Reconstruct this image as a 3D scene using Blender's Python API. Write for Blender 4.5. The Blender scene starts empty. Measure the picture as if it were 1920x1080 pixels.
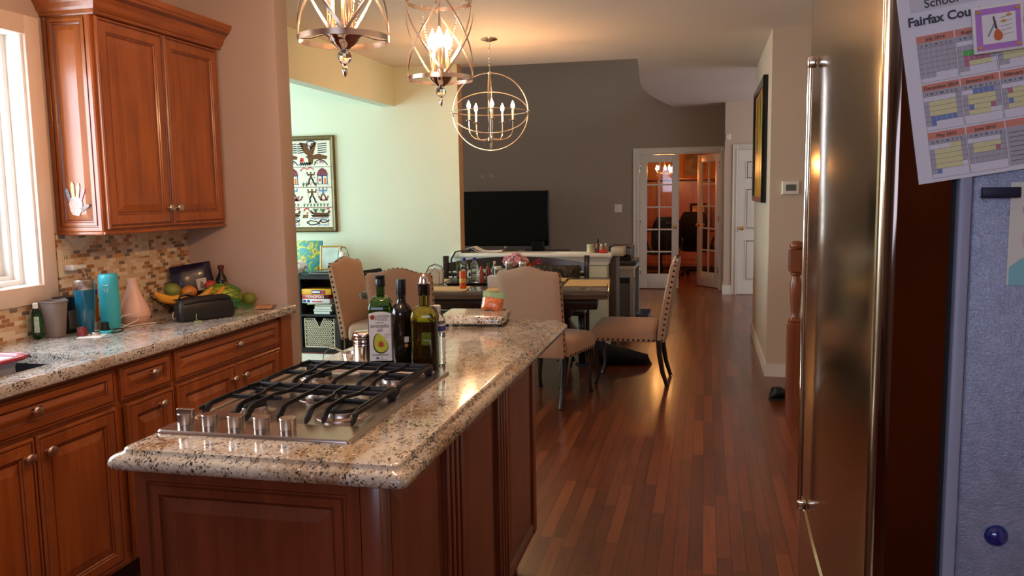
import bpy, bmesh, math, random
from mathutils import Matrix, Vector
random.seed(7)
PI = math.pi
scene = bpy.context.scene
COL = scene.collection

# ------------------------------------------------------------------ camera
H = 1.47
def look(p, yaw, roll):
    cy, sy = math.cos(yaw), math.sin(yaw)
    F = Vector((sy, cy, 0)) * math.cos(p) + Vector((0, 0, -1)) * math.sin(p)
    r0 = Vector((cy, -sy, 0)); d0 = F.cross(r0)
    r = r0 * math.cos(roll) + d0 * math.sin(roll)
    d = -r0 * math.sin(roll) + d0 * math.cos(roll)
    return Matrix((( r.x, -d.x, -F.x), (r.y, -d.y, -F.y), (r.z, -d.z, -F.z))).to_4x4()
cd = bpy.data.cameras.new('camera')
cam = bpy.data.objects.new('camera', cd); COL.objects.link(cam)
cam.matrix_world = Matrix.Translation((0, 0, H)) @ look(.1133, -.23053, .01544)
cd.sensor_width = 36; cd.lens = 1552.6 / 1920 * 36
cd.clip_start = .05; cd.clip_end = 100
scene.camera = cam

# ------------------------------------------------------------------ view, world, daylight
vs = scene.view_settings
vs.view_transform = 'Standard'; vs.look = 'None'; vs.gamma = 1; vs.use_curve_mapping = False
vs.exposure = -0.10
w = bpy.data.worlds.new('world'); scene.world = w; w.use_nodes = True
bg = w.node_tree.nodes['Background']
bg.inputs[0].default_value = (.80, .88, 1, 1); bg.inputs[1].default_value = 2.4

def area(name, loc, rot, sx, sy, power, col, spread=180):
    l = bpy.data.lights.new(name, 'AREA'); l.shape = 'RECTANGLE'; l.size = sx; l.size_y = sy
    l.energy = power; l.color = col; l.spread = math.radians(spread)
    o = bpy.data.objects.new(name, l); o.location = loc; o.rotation_euler = rot; COL.objects.link(o); return o
# daylight arriving through the window openings of the place
area('kitchen_window_daylight', (-2.90, 1.955, 1.63), (0, -PI/2, 0), 1.0, 1.75, 72, (.78, .88, 1))
area('sunroom_window_daylight', (-5.92, 5.9, 1.5), (0, -PI/2, 0), 1.9, 2.6, 160, (.56, .92, .98))
area('rear_window_daylight', (-.6, -1.72, 1.85), (PI/2, 0, 0), 1.5, .8, 16, (.54, .64, 1))
area('family_window_daylight', (-6.92, 10.3, 1.8), (0, -PI/2, 0), 1.8, 2.0, 11, (1, .90, .76))

# ------------------------------------------------------------------ materials
def mk(name):
    m = bpy.data.materials.new(name); m.use_nodes = True
    nt = m.node_tree; return m, nt, nt.nodes['Principled BSDF']
def srgb(r, g, b):
    f = lambda c: (c/255/12.92) if c <= 10 else ((c/255+.055)/1.055)**2.4
    return (f(r), f(g), f(b), 1)
def N(nt, t, **k):
    n = nt.nodes.new(t)
    for a, b in k.items():
        if a.startswith('i_'):
            key = a[2:]; key = int(key) if key.isdigit() else key
            n.inputs[key].default_value = b
        else: setattr(n, a, b)
    return n
def L(nt, a, b): nt.links.new(a, b)
def math_(nt, op, a, b=None, c=None):
    n = nt.nodes.new('ShaderNodeMath'); n.operation = op
    for i, v in enumerate((a, b, c)):
        if v is None: continue
        if isinstance(v, (int, float)): n.inputs[i].default_value = v
        else: nt.links.new(v, n.inputs[i])
    return n.outputs[0]
def ramp(nt, fac, stops, interp='LINEAR'):
    r = nt.nodes.new('ShaderNodeValToRGB'); cr = r.color_ramp; cr.interpolation = interp
    while len(cr.elements) > 1: cr.elements.remove(cr.elements[-1])
    cr.elements[0].position = stops[0][0]; cr.elements[0].color = stops[0][1]
    for p, c in stops[1:]:
        e = cr.elements.new(p); e.color = c
    nt.links.new(fac, r.inputs[0]); return r.outputs[0]
def noise(nt, vec, scale, detail=3, rough=.5, dist=0):
    n = N(nt, 'ShaderNodeTexNoise'); n.inputs['Scale'].default_value = scale; n.inputs['Detail'].default_value = detail
    n.inputs['Roughness'].default_value = rough; n.inputs['Distortion'].default_value = dist
    if vec is not None: nt.links.new(vec, n.inputs['Vector'])
    return n.outputs[0]
def coords(nt, kind='Object', scale=(1, 1, 1), rot=(0, 0, 0)):
    t = nt.nodes.new('ShaderNodeTexCoord'); mp = nt.nodes.new('ShaderNodeMapping')
    mp.inputs['Scale'].default_value = scale; mp.inputs['Rotation'].default_value = rot
    nt.links.new(t.outputs[kind], mp.inputs[0]); return mp.outputs[0]
def bump(nt, p, h, strength=.2, dist=.01):
    b = nt.nodes.new('ShaderNodeBump'); b.inputs['Strength'].default_value = strength; b.inputs['Distance'].default_value = dist
    nt.links.new(h, b.inputs['Height']); nt.links.new(b.outputs[0], p.inputs['Normal'])
def mixc(nt, f, a, b, mode='MIX'):
    n = nt.nodes.new('ShaderNodeMix'); n.data_type = 'RGBA'; n.blend_type = mode
    for i, v in ((0, f), (6, a), (7, b)):
        if isinstance(v, (int, float, tuple)): n.inputs[i].default_value = v
        else: nt.links.new(v, n.inputs[i])
    return n.outputs[2]
MATS = {}
def plain(name, col, rough=.5, metal=0, var=.06, coat=0, scale=8, bmp=0, spec=.5, trans=0, ior=1.45, emit=None, estr=0, sheen=0, alpha=1):
    """a plain surface with a slight procedural tone variation"""
    if name in MATS: return MATS[name]
    m, nt, p = mk(name)
    c = srgb(*col)
    v = coords(nt)
    nz = noise(nt, v, scale, 3)
    lo = tuple(x*(1-var) for x in c[:3]) + (1,); hi = tuple(min(1, x*(1+var)) for x in c[:3]) + (1,)
    L(nt, ramp(nt, nz, [(.3, lo), (.7, hi)]), p.inputs['Base Color'])
    p.inputs['Roughness'].default_value = rough; p.inputs['Metallic'].default_value = metal
    p.inputs['Coat Weight'].default_value = coat; p.inputs['Coat Roughness'].default_value = .1
    p.inputs['Specular IOR Level'].default_value = spec
    p.inputs['Transmission Weight'].default_value = trans; p.inputs['IOR'].default_value = ior
    p.inputs['Alpha'].default_value = alpha
    if sheen: p.inputs['Sheen Weight'].default_value = sheen
    if emit: p.inputs['Emission Color'].default_value = srgb(*emit); p.inputs['Emission Strength'].default_value = estr
    if bmp: bump(nt, p, noise(nt, v, scale*6, 4), bmp, .004)
    MATS[name] = m; return m

def wood(name, dark, light, axis='z', gscale=30, rough=.32, coat=.35, blotch=.45):
    if name in MATS: return MATS[name]
    m, nt, p = mk(name)
    sc = {'x': (.06, 1, 1), 'y': (1, .06, 1), 'z': (1, 1, .06)}[axis]
    v = coords(nt, 'Object', sc); g = noise(nt, v, gscale, 5, .6, .4)
    v2 = coords(nt, 'Object', {'x': (.4, 1, 1), 'y': (1, .4, 1), 'z': (1, 1, .4)}[axis]); b = noise(nt, v2, 7, 3)
    f = math_(nt, 'ADD', math_(nt, 'MULTIPLY', g, 1-blotch), math_(nt, 'MULTIPLY', b, blotch))
    L(nt, ramp(nt, f, [(.34, srgb(*dark)), (.66, srgb(*light))]), p.inputs['Base Color'])
    p.inputs['Roughness'].default_value = rough; p.inputs['Coat Weight'].default_value = coat; p.inputs['Coat Roughness'].default_value = .18
    bump(nt, p, g, .05, .002)
    MATS[name] = m; return m

M_cab = wood('cabinet_maple', (128, 62, 24), (178, 98, 42), 'z')
M_cabh = wood('cabinet_maple_horizontal', (128, 62, 24), (178, 98, 42), 'y')
M_cabx = wood('cabinet_maple_cross', (128, 62, 24), (178, 98, 42), 'x')
M_glaze = wood('cabinet_glaze', (84, 36, 14), (120, 56, 24), 'z')
M_isl = wood('island_maple', (104, 48, 26), (142, 70, 38), 'z')
M_islx = wood('island_maple_cross', (104, 48, 26), (142, 70, 38), 'x')
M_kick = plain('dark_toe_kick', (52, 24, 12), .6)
M_dark = plain('dark_espresso_wood', (34, 20, 14), .3, coat=.3)
M_leg = plain('dark_chair_leg_wood', (44, 20, 14), .28, coat=.4)
M_oak = wood('newel_oak', (112, 54, 22), (146, 78, 38), 'z')
M_nickel = plain('satin_nickel', (215, 200, 185), .22, 1)
M_chrome = plain('polished_chrome', (235, 225, 215), .07, 1, var=.02)
M_brass = plain('brass', (214, 168, 90), .2, 1)
M_nail = plain('antique_nailhead', (78, 56, 42), .3, 1)
M_iron = plain('cast_iron', (24, 23, 24), .42, bmp=.15)
M_white = plain('white_paint', (235, 228, 214), .4, var=.02)
M_frame = plain('white_window_paint', (240, 238, 232), .35, var=.02)
M_plate = plain('almond_plate', (226, 208, 176), .35, var=.02)
M_black = plain('black_plastic', (18, 18, 20), .35)
M_blackg = plain('black_gloss', (8, 8, 9), .12)
M_blackf = plain('black_fabric', (24, 24, 27), .85, bmp=.3, scale=30)
M_leather = plain('black_leather', (22, 20, 20), .4, bmp=.2, scale=30)
M_paper = plain('white_paper', (236, 234, 228), .6, var=.03)
M_rubber = plain('dark_rubber', (30, 28, 28), .7)
M_steel = plain('stainless', (190, 176, 164), .27, 1, var=.03)

def wall_mat(name, col, rough=.75):
    if name in MATS: return MATS[name]
    m, nt, p = mk(name); v = coords(nt)
    c = srgb(*col)
    L(nt, ramp(nt, noise(nt, v, 1.5, 3), [(.3, tuple(x*.97 for x in c[:3])+(1,)), (.7, c)]), p.inputs['Base Color'])
    p.inputs['Roughness'].default_value = rough
    bump(nt, p, noise(nt, v, 240, 2), .06, .002)
    MATS[name] = m; return m
M_wpink = wall_mat('kitchen_wall_paint', (192, 168, 150))
M_wcream = wall_mat('dining_wall_paint', (218, 220, 196))
M_wgray = wall_mat('family_wall_gray_paint', (166, 150, 132))
M_whall = wall_mat('hall_wall_paint', (212, 192, 170))
M_ceil = wall_mat('ceiling_paint', (232, 214, 200))
M_woff = wall_mat('office_wall_paint', (200, 136, 84))

def tile_mat():
    m, nt, p = mk('mosaic_tile')
    t = nt.nodes.new('ShaderNodeTexCoord'); sx = nt.nodes.new('ShaderNodeSeparateXYZ'); L(nt, t.outputs['Object'], sx.inputs[0])
    TW, TH, G = .040, .0172, .0016
    row = math_(nt, 'FLOOR', math_(nt, 'DIVIDE', sx.outputs['Z'], TH))
    u = math_(nt, 'ADD', math_(nt, 'DIVIDE', sx.outputs['Y'], TW), math_(nt, 'MULTIPLY', row, .5))
    colid = math_(nt, 'FLOOR', u)
    fu = math_(nt, 'MULTIPLY', math_(nt, 'FRACT', u), TW); fv = math_(nt, 'MULTIPLY', math_(nt, 'FRACT', math_(nt, 'DIVIDE', sx.outputs['Z'], TH)), TH)
    cb = nt.nodes.new('ShaderNodeCombineXYZ'); L(nt, colid, cb.inputs[0]); L(nt, row, cb.inputs[1])
    wn = nt.nodes.new('ShaderNodeTexWhiteNoise'); wn.noise_dimensions = '2D'; L(nt, cb.outputs[0], wn.inputs['Vector'])
    c = ramp(nt, wn.outputs['Value'], [(0, srgb(222, 194, 160)), (.28, srgb(236, 216, 190)), (.52, srgb(200, 146, 100)), (.64, srgb(168, 118, 80)), (.76, srgb(214, 180, 142)), (.88, srgb(132, 112, 94))], 'CONSTANT')
    g = math_(nt, 'MAXIMUM', math_(nt, 'LESS_THAN', fu, G), math_(nt, 'LESS_THAN', fv, G))
    L(nt, mixc(nt, g, c, srgb(214, 196, 166)), p.inputs['Base Color'])
    L(nt, math_(nt, 'MULTIPLY_ADD', g, .5, .22), p.inputs['Roughness'])
    bump(nt, p, math_(nt, 'SUBTRACT', 1, g), .3, .002)
    return m
M_tile = tile_mat()

def floor_mat():
    m, nt, p = mk('oak_strip_floor')
    t = nt.nodes.new('ShaderNodeTexCoord'); sx = nt.nodes.new('ShaderNodeSeparateXYZ'); L(nt, t.outputs['Object'], sx.inputs[0])
    W = .0572
    u = math_(nt, 'DIVIDE', sx.outputs['X'], W); row = math_(nt, 'FLOOR', u)
    w1 = nt.nodes.new('ShaderNodeTexWhiteNoise'); w1.noise_dimensions = '1D'; L(nt, row, w1.inputs['W'])
    v = math_(nt, 'ADD', math_(nt, 'DIVIDE', sx.outputs['Y'], .72), math_(nt, 'MULTIPLY', w1.outputs['Value'], 9.7)); pl = math_(nt, 'FLOOR', v)
    cb = nt.nodes.new('ShaderNodeCombineXYZ'); L(nt, row, cb.inputs[0]); L(nt, pl, cb.inputs[1])
    w2 = nt.nodes.new('ShaderNodeTexWhiteNoise'); w2.noise_dimensions = '2D'; L(nt, cb.outputs[0], w2.inputs['Vector'])
    base = ramp(nt, w2.outputs['Value'], [(0, srgb(96, 42, 17)), (.4, srgb(113, 51, 22)), (.75, srgb(126, 59, 25)), (1, srgb(144, 72, 33))])
    off = nt.nodes.new('ShaderNodeVectorMath'); off.operation = 'MULTIPLY_ADD'
    L(nt, w2.outputs['Color'], off.inputs[0]); off.inputs[1].default_value = (7, 7, 7)
    mp = nt.nodes.new('ShaderNodeMapping'); mp.inputs['Scale'].default_value = (1, .07, 1); L(nt, t.outputs['Object'], mp.inputs[0]); L(nt, mp.outputs[0], off.inputs[2])
    g = noise(nt, off.outputs[0], 46, 5, .6, .25)
    gr = ramp(nt, g, [(.34, (.60, .54, .50, 1)), (.5, (.95, .94, .93, 1)), (.7, (1.08, 1.07, 1.06, 1))])
    c = mixc(nt, .85, base, gr, 'MULTIPLY')
    fx = math_(nt, 'FRACT', u); fy = math_(nt, 'FRACT', v)
    gap = math_(nt, 'MAXIMUM', math_(nt, 'LESS_THAN', fx, .045), math_(nt, 'LESS_THAN', fy, .004))
    c = mixc(nt, gap, c, srgb(38, 14, 8))
    L(nt, c, p.inputs['Base Color'])
    L(nt, math_(nt, 'MULTIPLY_ADD', g, .15, .26), p.inputs['Roughness'])
    p.inputs['Coat Weight'].default_value = .35; p.inputs['Coat Roughness'].default_value = .14
    bump(nt, p, math_(nt, 'SUBTRACT', math_(nt, 'MULTIPLY', g, .15), gap), .16, .0015)
    return m
M_floor = floor_mat()

def granite_mat(name, base=(214, 200, 176), tan=(170, 136, 98), stretch=(1, 1, 1)):
    m, nt, p = mk(name); v = coords(nt, 'Object', stretch, (0, 0, .5))
    c0 = ramp(nt, noise(nt, v, 5, 4, .6, 1.2), [(.35, srgb(*base)), (.52, srgb(base[0]-14, base[1]-14, base[2]-12)), (.68, srgb(*tan))])
    c1 = mixc(nt, ramp(nt, noise(nt, v, 60, 4, .7), [(.55, (0, 0, 0, 1)), (.66, (1, 1, 1, 1))]), c0, srgb(126, 98, 70))
    big = noise(nt, v, 13, 3, .6, .8)
    spk = noise(nt, v, 170, 3, .65)
    f = math_(nt, 'ADD', spk, math_(nt, 'MULTIPLY', big, .45))
    c2 = mixc(nt, ramp(nt, f, [(.79, (0, 0, 0, 1)), (.84, (1, 1, 1, 1))]), c1, srgb(40, 30, 26))
    c3 = mixc(nt, ramp(nt, noise(nt, v, 110, 2), [(.62, (0, 0, 0, 1)), (.7, (.8, .8, .8, 1))]), c2, srgb(236, 228, 212))
    L(nt, c3, p.inputs['Base Color']); p.inputs['Roughness'].default_value = .13
    p.inputs['Coat Weight'].default_value = .4; p.inputs['Coat Roughness'].default_value = .05
    return m
M_gran = granite_mat('island_granite', stretch=(1, .55, 1))
M_gran2 = granite_mat('counter_granite', (206, 200, 190), (176, 150, 120), (1, .6, 1))

def brushed(name, col, rough, an, scale=(1, 1, 1)):
    m, nt, p = mk(name); v = coords(nt, 'Object', scale); g = noise(nt, v, 300, 2)
    c = srgb(*col)
    L(nt, ramp(nt, g, [(.3, tuple(x*.93 for x in c[:3])+(1,)), (.7, c)]), p.inputs['Base Color'])
    p.inputs['Metallic'].default_value = 1; p.inputs['Roughness'].default_value = rough
    p.inputs['Anisotropic'].default_value = an
    tn = nt.nodes.new('ShaderNodeTangent'); tn.direction_type = 'RADIAL'; tn.axis = 'Z'; p.inputs['Anisotropic Rotation'].default_value = .25; L(nt, tn.outputs[0], p.inputs['Tangent'])
    return m
M_fridge = brushed('brushed_stainless_door', (176, 160, 134), .15, .8, (.02, .02, 1))
M_fedge = plain('polished_door_edge', (112, 98, 90), .1, 1)
M_fside = None
def fside():
    m, nt, p = mk('textured_fridge_side'); v = coords(nt)
    p.inputs['Base Color'].default_value = srgb(150, 155, 172); p.inputs['Roughness'].default_value = .38; p.inputs['Metallic'].default_value = .25
    L(nt, ramp(nt, noise(nt, v, 90, 4), [(.3, srgb(128, 133, 152)), (.7, srgb(146, 151, 170))]), p.inputs['Base Color'])
    bump(nt, p, noise(nt, v, 330, 3, .6, .5), .5, .0015)
    return m
M_fside = fside()
def fabric(name, col):
    m, nt, p = mk(name); v = coords(nt); c = srgb(*col)
    L(nt, ramp(nt, noise(nt, v, 420, 2), [(.3, tuple(x*.88 for x in c[:3])+(1,)), (.7, c)]), p.inputs['Base Color'])
    p.inputs['Roughness'].default_value = .9; p.inputs['Sheen Weight'].default_value = .25
    bump(nt, p, noise(nt, v, 500, 2), .2, .001); return m
M_fab = fabric('beige_linen', (188, 150, 122))
def glass(name, col, rough=.02, trans=1, ior=1.45):
    return plain(name, col, rough, trans=trans, ior=ior, var=0)
M_clear = glass('clear_glass', (245, 248, 248))
def thin_glass():
    m, nt, p = mk('thin_pane_glass'); out = nt.nodes['Material Output']
    tr = nt.nodes.new('ShaderNodeBsdfTransparent'); gl = nt.nodes.new('ShaderNodeBsdfGlossy'); gl.inputs['Roughness'].default_value = .02
    lw = nt.nodes.new('ShaderNodeLayerWeight'); lw.inputs[0].default_value = .5
    fr_ = math_(nt, 'MULTIPLY_ADD', math_(nt, 'POWER', lw.outputs['Facing'], 5), .6, .04)
    mx = nt.nodes.new('ShaderNodeMixShader'); L(nt, fr_, mx.inputs[0]); L(nt, tr.outputs[0], mx.inputs[1]); L(nt, gl.outputs[0], mx.inputs[2]); L(nt, mx.outputs[0], out.inputs[0])
    return m
M_pane = thin_glass()
def emit(name, col, s):
    m, nt, p = mk(name); p.inputs['Base Color'].default_value = srgb(*col); p.inputs['Emission Color'].default_value = srgb(*col); p.inputs['Emission Strength'].default_value = s; return m

# ------------------------------------------------------------------ mesh builder
class MB:
    def __init__(s, T=None): s.bm = bmesh.new(); s.T = T or Matrix()
    def v(s, p): return s.bm.verts.new(s.T @ Vector(p))
    def f(s, vs, mi=0):
        try:
            q = s.bm.faces.new(vs); q.material_index = mi; return q
        except ValueError: return None
    def box(s, x0, y0, z0, x1, y1, z1, mi=0, bev=0, r=None):
        if bev:
            b = min(bev, abs(x1-x0)*.45, abs(y1-y0)*.45, abs(z1-z0)*.45)
            k = .35*b
            s.loft([rrect(x0+b, y0+b, x1-b, y1-b, .6*b, z0, 2), rrect(x0+k, y0+k, x1-k, y1-k, b, z0+k, 2), rrect(x0, y0, x1, y1, b, z0+b, 2),
                    rrect(x0, y0, x1, y1, b, z1-b, 2), rrect(x0+k, y0+k, x1-k, y1-k, b, z1-k, 2), rrect(x0+b, y0+b, x1-b, y1-b, .6*b, z1, 2)], mi); return s
        P = [s.v((x, y, z)) for z in (z0, z1) for x, y in ((x0, y0), (x1, y0), (x1, y1), (x0, y1))]
        for q in ((3, 2, 1, 0), (4, 5, 6, 7), (0, 1, 5, 4), (1, 2, 6, 5), (2, 3, 7, 6), (3, 0, 4, 7)): s.f([P[i] for i in q], mi)
        return s
    def loft(s, loops, mi=0, caps=(True, True), closed=True, mis=None):
        R = [[s.v(p) for p in lp] for lp in loops]; n = len(R[0])
        for a in range(len(R)-1):
            m = mis[a] if mis else mi
            for i in range(n if closed else n-1):
                j = (i+1) % n; s.f([R[a][i], R[a][j], R[a+1][j], R[a+1][i]], m)
        if caps[0]: s.f(R[0][::-1], mis[0] if mis else mi)
        if caps[1]: s.f(R[-1], mis[-1] if mis else mi)
        return s
    def lathe(s, prof, c=(0, 0, 0), n=24, mi=0, T=None, mis=None, sy=1, caps=(True, True)):
        T = T or Matrix.Translation(c)
        loops = [[T @ Vector((r*math.cos(2*PI*i/n), sy*r*math.sin(2*PI*i/n), z)) for i in range(n)] for r, z in prof]
        return s.loft(loops, mi, caps, True, mis)
    def tube(s, pts, r, n=8, mi=0, closed=False, rs=None, sx=1):
        pts = [Vector(p) for p in pts]; m = len(pts); loops = []; up = None
        for i, p in enumerate(pts):
            a = pts[(i-1) % m] if (closed or i) else p; b = pts[(i+1) % m] if (closed or i < m-1) else p
            t = (b-a).normalized()
            if up is None:
                up = Vector((0, 0, 1)) if abs(t.z) < .9 else Vector((1, 0, 0))
            x = up.cross(t)
            if x.length < 1e-6: x = Vector((1, 0, 0)).cross(t)
            x.normalize(); y = t.cross(x); up = y
            rr = rs[i] if rs else r
            loops.append([p + x*rr*sx*math.cos(2*PI*k/n) + y*rr*math.sin(2*PI*k/n) for k in range(n)])
        if closed:
            loops.append(loops[0]); return s.loft(loops, mi, (False, False))
        return s.loft(loops, mi)
    def band(s, pts, nrm, w, t, mi=0):
        """flat strip along pts; nrm = outward normals; w width, t thickness"""
        pts = [Vector(p) for p in pts]; loops = []
        for i, p in enumerate(pts):
            a = pts[max(0, i-1)]; b = pts[min(len(pts)-1, i+1)]; tg = (b-a).normalized(); nn = Vector(nrm[i]).normalized(); sd = tg.cross(nn).normalized()
            loops.append([p+sd*w/2+nn*t/2, p-sd*w/2+nn*t/2, p-sd*w/2-nn*t/2, p+sd*w/2-nn*t/2])
        return s.loft(loops, mi)
    def ell(s, c, rx, ry=None, rz=None, n=16, m=10, mi=0, T=None, fn=None):
        ry = ry or rx; rz = rz or rx; T = (T or Matrix()) ; loops = []
        for a in range(m+1):
            th = -PI/2 + PI*a/m; th = max(-PI/2+.02, min(PI/2-.02, th)); lp = []
            for i in range(n):
                ph = 2*PI*i/n; q = Vector((rx*math.cos(th)*math.cos(ph), ry*math.cos(th)*math.sin(ph), rz*math.sin(th)))
                if fn: q = fn(q)
                lp.append(Vector(c) + (T @ q))
            loops.append(lp)
        return s.loft(loops, mi)
    def prism(s, poly, T, t, mi=0, side=None):
        """polygon (u,v) in the plane of T extruded by t along its normal (T maps u,n,v)"""
        a = [s.v(T @ Vector((u, 0, v))) for u, v in poly]; b = [s.v(T @ Vector((u, t, v))) for u, v in poly]; n = len(poly)
        s.f(a, mi); s.f(b[::-1], mi)
        for i in range(n): s.f([a[i], a[(i+1) % n], b[(i+1) % n], b[i]], mi if side is None else side)
        return s
    def panel(s, T, w, h, prof, glaze=(), mi=0, gi=1, back=True):
        """raised panel: T maps (u, n, v); prof = [(inset, out)...]; glaze = ring numbers in the glaze material"""
        loops = []
        for ins, o in prof:
            loops.append([T @ Vector((a, o, b)) for a, b in ((ins, ins), (w-ins, ins), (w-ins, h-ins), (ins, h-ins))])
        mis = [gi if i in glaze else mi for i in range(len(loops)-1)]
        R = [[s.v(p) for p in lp] for lp in loops]
        for a in range(len(R)-1):
            for i in range(4):
                j = (i+1) % 4; s.f([R[a][i], R[a][j], R[a+1][j], R[a+1][i]], mis[a])
        s.f(R[-1], mi)
        if back: s.f(R[0][::-1], mi)
        return s
    def build(s, name, mats, parent=None, loc=None, rot=0, ang=38, flat=False, rotm=None):
        bm = s.bm; bmesh.ops.recalc_face_normals(bm, faces=bm.faces[:])
        if not flat:
            ca = math.radians(ang)
            for f in bm.faces: f.smooth = True
            for e in bm.edges:
                if len(e.link_faces) != 2 or e.calc_face_angle(0) > ca: e.smooth = False
        me = bpy.data.meshes.new(name); bm.to_mesh(me); bm.free()
        for m in (mats if isinstance(mats, (list, tuple)) else [mats]): me.materials.append(m)
        o = bpy.data.objects.new(name, me); COL.objects.link(o)
        if parent: o.parent = parent
        if loc is not None: o.location = loc
        if rot: o.rotation_euler.z = rot
        if rotm is not None: o.rotation_euler = rotm
        return o
def rrect(x0, y0, x1, y1, r, z, seg=3):
    r = max(1e-4, min(r, (x1-x0)/2-1e-4, (y1-y0)/2-1e-4)); P = []
    for cx, cy, a0 in ((x1-r, y1-r, 0), (x0+r, y1-r, PI/2), (x0+r, y0+r, PI), (x1-r, y0+r, 3*PI/2)):
        for k in range(seg+1):
            a = a0 + PI/2*k/seg; P.append(Vector((cx+r*math.cos(a), cy+r*math.sin(a), z)))
    return P
def basis(o, u, n, v):
    M = Matrix(((u[0], n[0], v[0], o[0]), (u[1], n[1], v[1], o[1]), (u[2], n[2], v[2], o[2]), (0, 0, 0, 1))); return M
def fx(o): return basis(o, (0, 1, 0), (1, 0, 0), (0, 0, 1))     # facing +x
def fy(o): return basis(o, (1, 0, 0), (0, -1, 0), (0, 0, 1))    # facing -y (towards the camera)
def rx(a): return Matrix.Rotation(a, 4, 'X')
def ry(a): return Matrix.Rotation(a, 4, 'Y')
def rz(a): return Matrix.Rotation(a, 4, 'Z')
def tr(*p): return Matrix.Translation(p)
def tag(o, label, cat, group=None):
    o['label'] = label; o['category'] = cat
    if group: o['group'] = group
    return o
def thing(name, label, cat, loc=(0, 0, 0), rot=0, group=None):
    o = bpy.data.objects.new(name, None); COL.objects.link(o); o.location = loc; o.rotation_euler.z = rot
    o.empty_display_size = .05
    return tag(o, label, cat, group)
def struct(o, label=None):
    o['kind'] = 'structure'
    if label: o['label'] = label
    return o
def dup(root, loc, rot, label, group=None):
    r = root.copy(); COL.objects.link(r); r.location = loc; r.rotation_euler.z = rot; r['label'] = label
    if group: r['group'] = group
    for ch in list(root.children):
        c = ch.copy(); COL.objects.link(c); c.parent = r
        for g in ch.children:
            d = g.copy(); COL.objects.link(d); d.parent = c
    return r
def text_mesh(body, size, T, mi=0, mb=None, bold=0, align='LEFT', extr=.0003):
    """letters as mesh, laid in the (u, v) plane of T, added to mb"""
    cu = bpy.data.curves.new('t', 'FONT'); cu.body = body; cu.size = size; cu.align_x = align; cu.extrude = extr; cu.offset = bold; cu.resolution_u = 3
    o = bpy.data.objects.new('t', cu); COL.objects.link(o)
    dg = bpy.context.evaluated_depsgraph_get(); dg.update()
    me = bpy.data.meshes.new_from_object(o.evaluated_get(dg))
    vm = [mb.v(T @ Vector((q.co.x, -q.co.z, q.co.y))) for q in me.vertices] if False else [mb.v(T @ Vector((q.co.x, q.co.z, q.co.y))) for q in me.vertices]
    for pl in me.polygons: mb.f([vm[i] for i in pl.vertices], mi)
    bpy.data.objects.remove(o); bpy.data.curves.remove(cu); bpy.data.meshes.remove(me)

# ================================================================== SETTING
XW = -2.66; YD = 3.86; YB = 7.66; ZC = 2.69; XH = .48
def sbox(name, b, mat, bev=0):
    mb = MB(); mb.box(*b, bev=bev); return struct(mb.build(name, mat))
mb = MB(); fl = [(-2.84, -3.1), (3.2, -3.1), (3.2, 17), (-7, 17), (-7, YB), (-6, YB), (-6, YD), (-2.84, YD)]
lo = [mb.v((x, y, -.1)) for x, y in fl]; hi = [mb.v((x, y, 0)) for x, y in fl]; mb.f(lo[::-1]); mb.f(hi)
for i in range(8): mb.f([lo[i], lo[(i+1) % 8], hi[(i+1) % 8], hi[i]])
struct(mb.build('floor', M_floor))
sbox('ground', (-14, -8, -.5, -2.85, YD-.01, -.35), wall_mat('lawn_green', (96, 120, 66)))
# kitchen ceiling
mb = MB(); cl = [(-2.84, -3.1), (3.2, -3.1), (3.2, 7.88), (-6, 7.88), (-6, YD), (-2.84, YD)]
lo = [mb.v((x, y, ZC)) for x, y in cl]; hi = [mb.v((x, y, ZC+.3)) for x, y in cl]; mb.f(lo[::-1]); mb.f(hi)
for i in range(6): mb.f([lo[i], lo[(i+1) % 6], hi[(i+1) % 6], hi[i]])
struct(mb.build('ceiling', M_ceil))
sbox('wall_exterior', (-6, YD-.03, -.35, -2.85, YD-.001, 3.0), wall_mat('white_siding', (226, 226, 222)))
# upstairs walkway over the hall, its left edge curves
mb = MB()
edge = [(-.63, 7.88), (-.66, 8.4), (-.70, 9.0), (-.735, 9.6), (-.745, 10.1), (-.72, 10.7), (-.66, 11.3), (-.58, 11.9), (-.50, 12.35), (-.48, 12.66)]
poly = edge + [(3.2, 12.66), (3.2, 7.88)]
for z in (ZC, ZC+.3):
    pass
lo = [mb.v((x, y, ZC)) for x, y in poly]; hi = [mb.v((x, y, ZC+.3)) for x, y in poly]
mb.f(lo[::-1]); mb.f(hi)
for i in range(len(poly)): mb.f([lo[i], lo[(i+1) % len(poly)], hi[(i+1) % len(poly)], hi[i]])
struct(mb.build('ceiling_hall', M_ceil))
sbox('ceiling_family', (-7, 7.88, 5.2, 3.2, 12.8, 5.3), M_ceil)

# left kitchen wall with the window opening
WY0, WY1, WZ0, WZ1 = 1.05, 2.86, 1.115, 2.145
mb = MB()
mb.box(-2.84, -3.1, 0, XW, WY0, ZC); mb.box(-2.84, WY1, 0, XW, YD, ZC)
mb.box(-2.84, WY0, 0, XW, WY1, WZ0); mb.box(-2.84, WY0, WZ1, XW, WY1, ZC)
struct(mb.build('wall_left', M_wpink))
# wall that ends the kitchen run, rounded free end
mb = MB()
prof = [(-6, YD), (-2.115, YD), (-2.10, YD+.006), (-2.094, YD+.02), (-2.094, YD+.12), (-2.10, YD+.134), (-2.115, YD+.14), (-6, YD+.14)]
lo = [mb.v((x, y, 0)) for x, y in prof]; hi = [mb.v((x, y, ZC)) for x, y in prof]
for i in range(len(prof)): mb.f([lo[i], lo[(i+1) % 8], hi[(i+1) % 8], hi[i]])
mb.f(lo[::-1]); mb.f(hi)
struct(mb.build('wall_divider', M_wpink))
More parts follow.
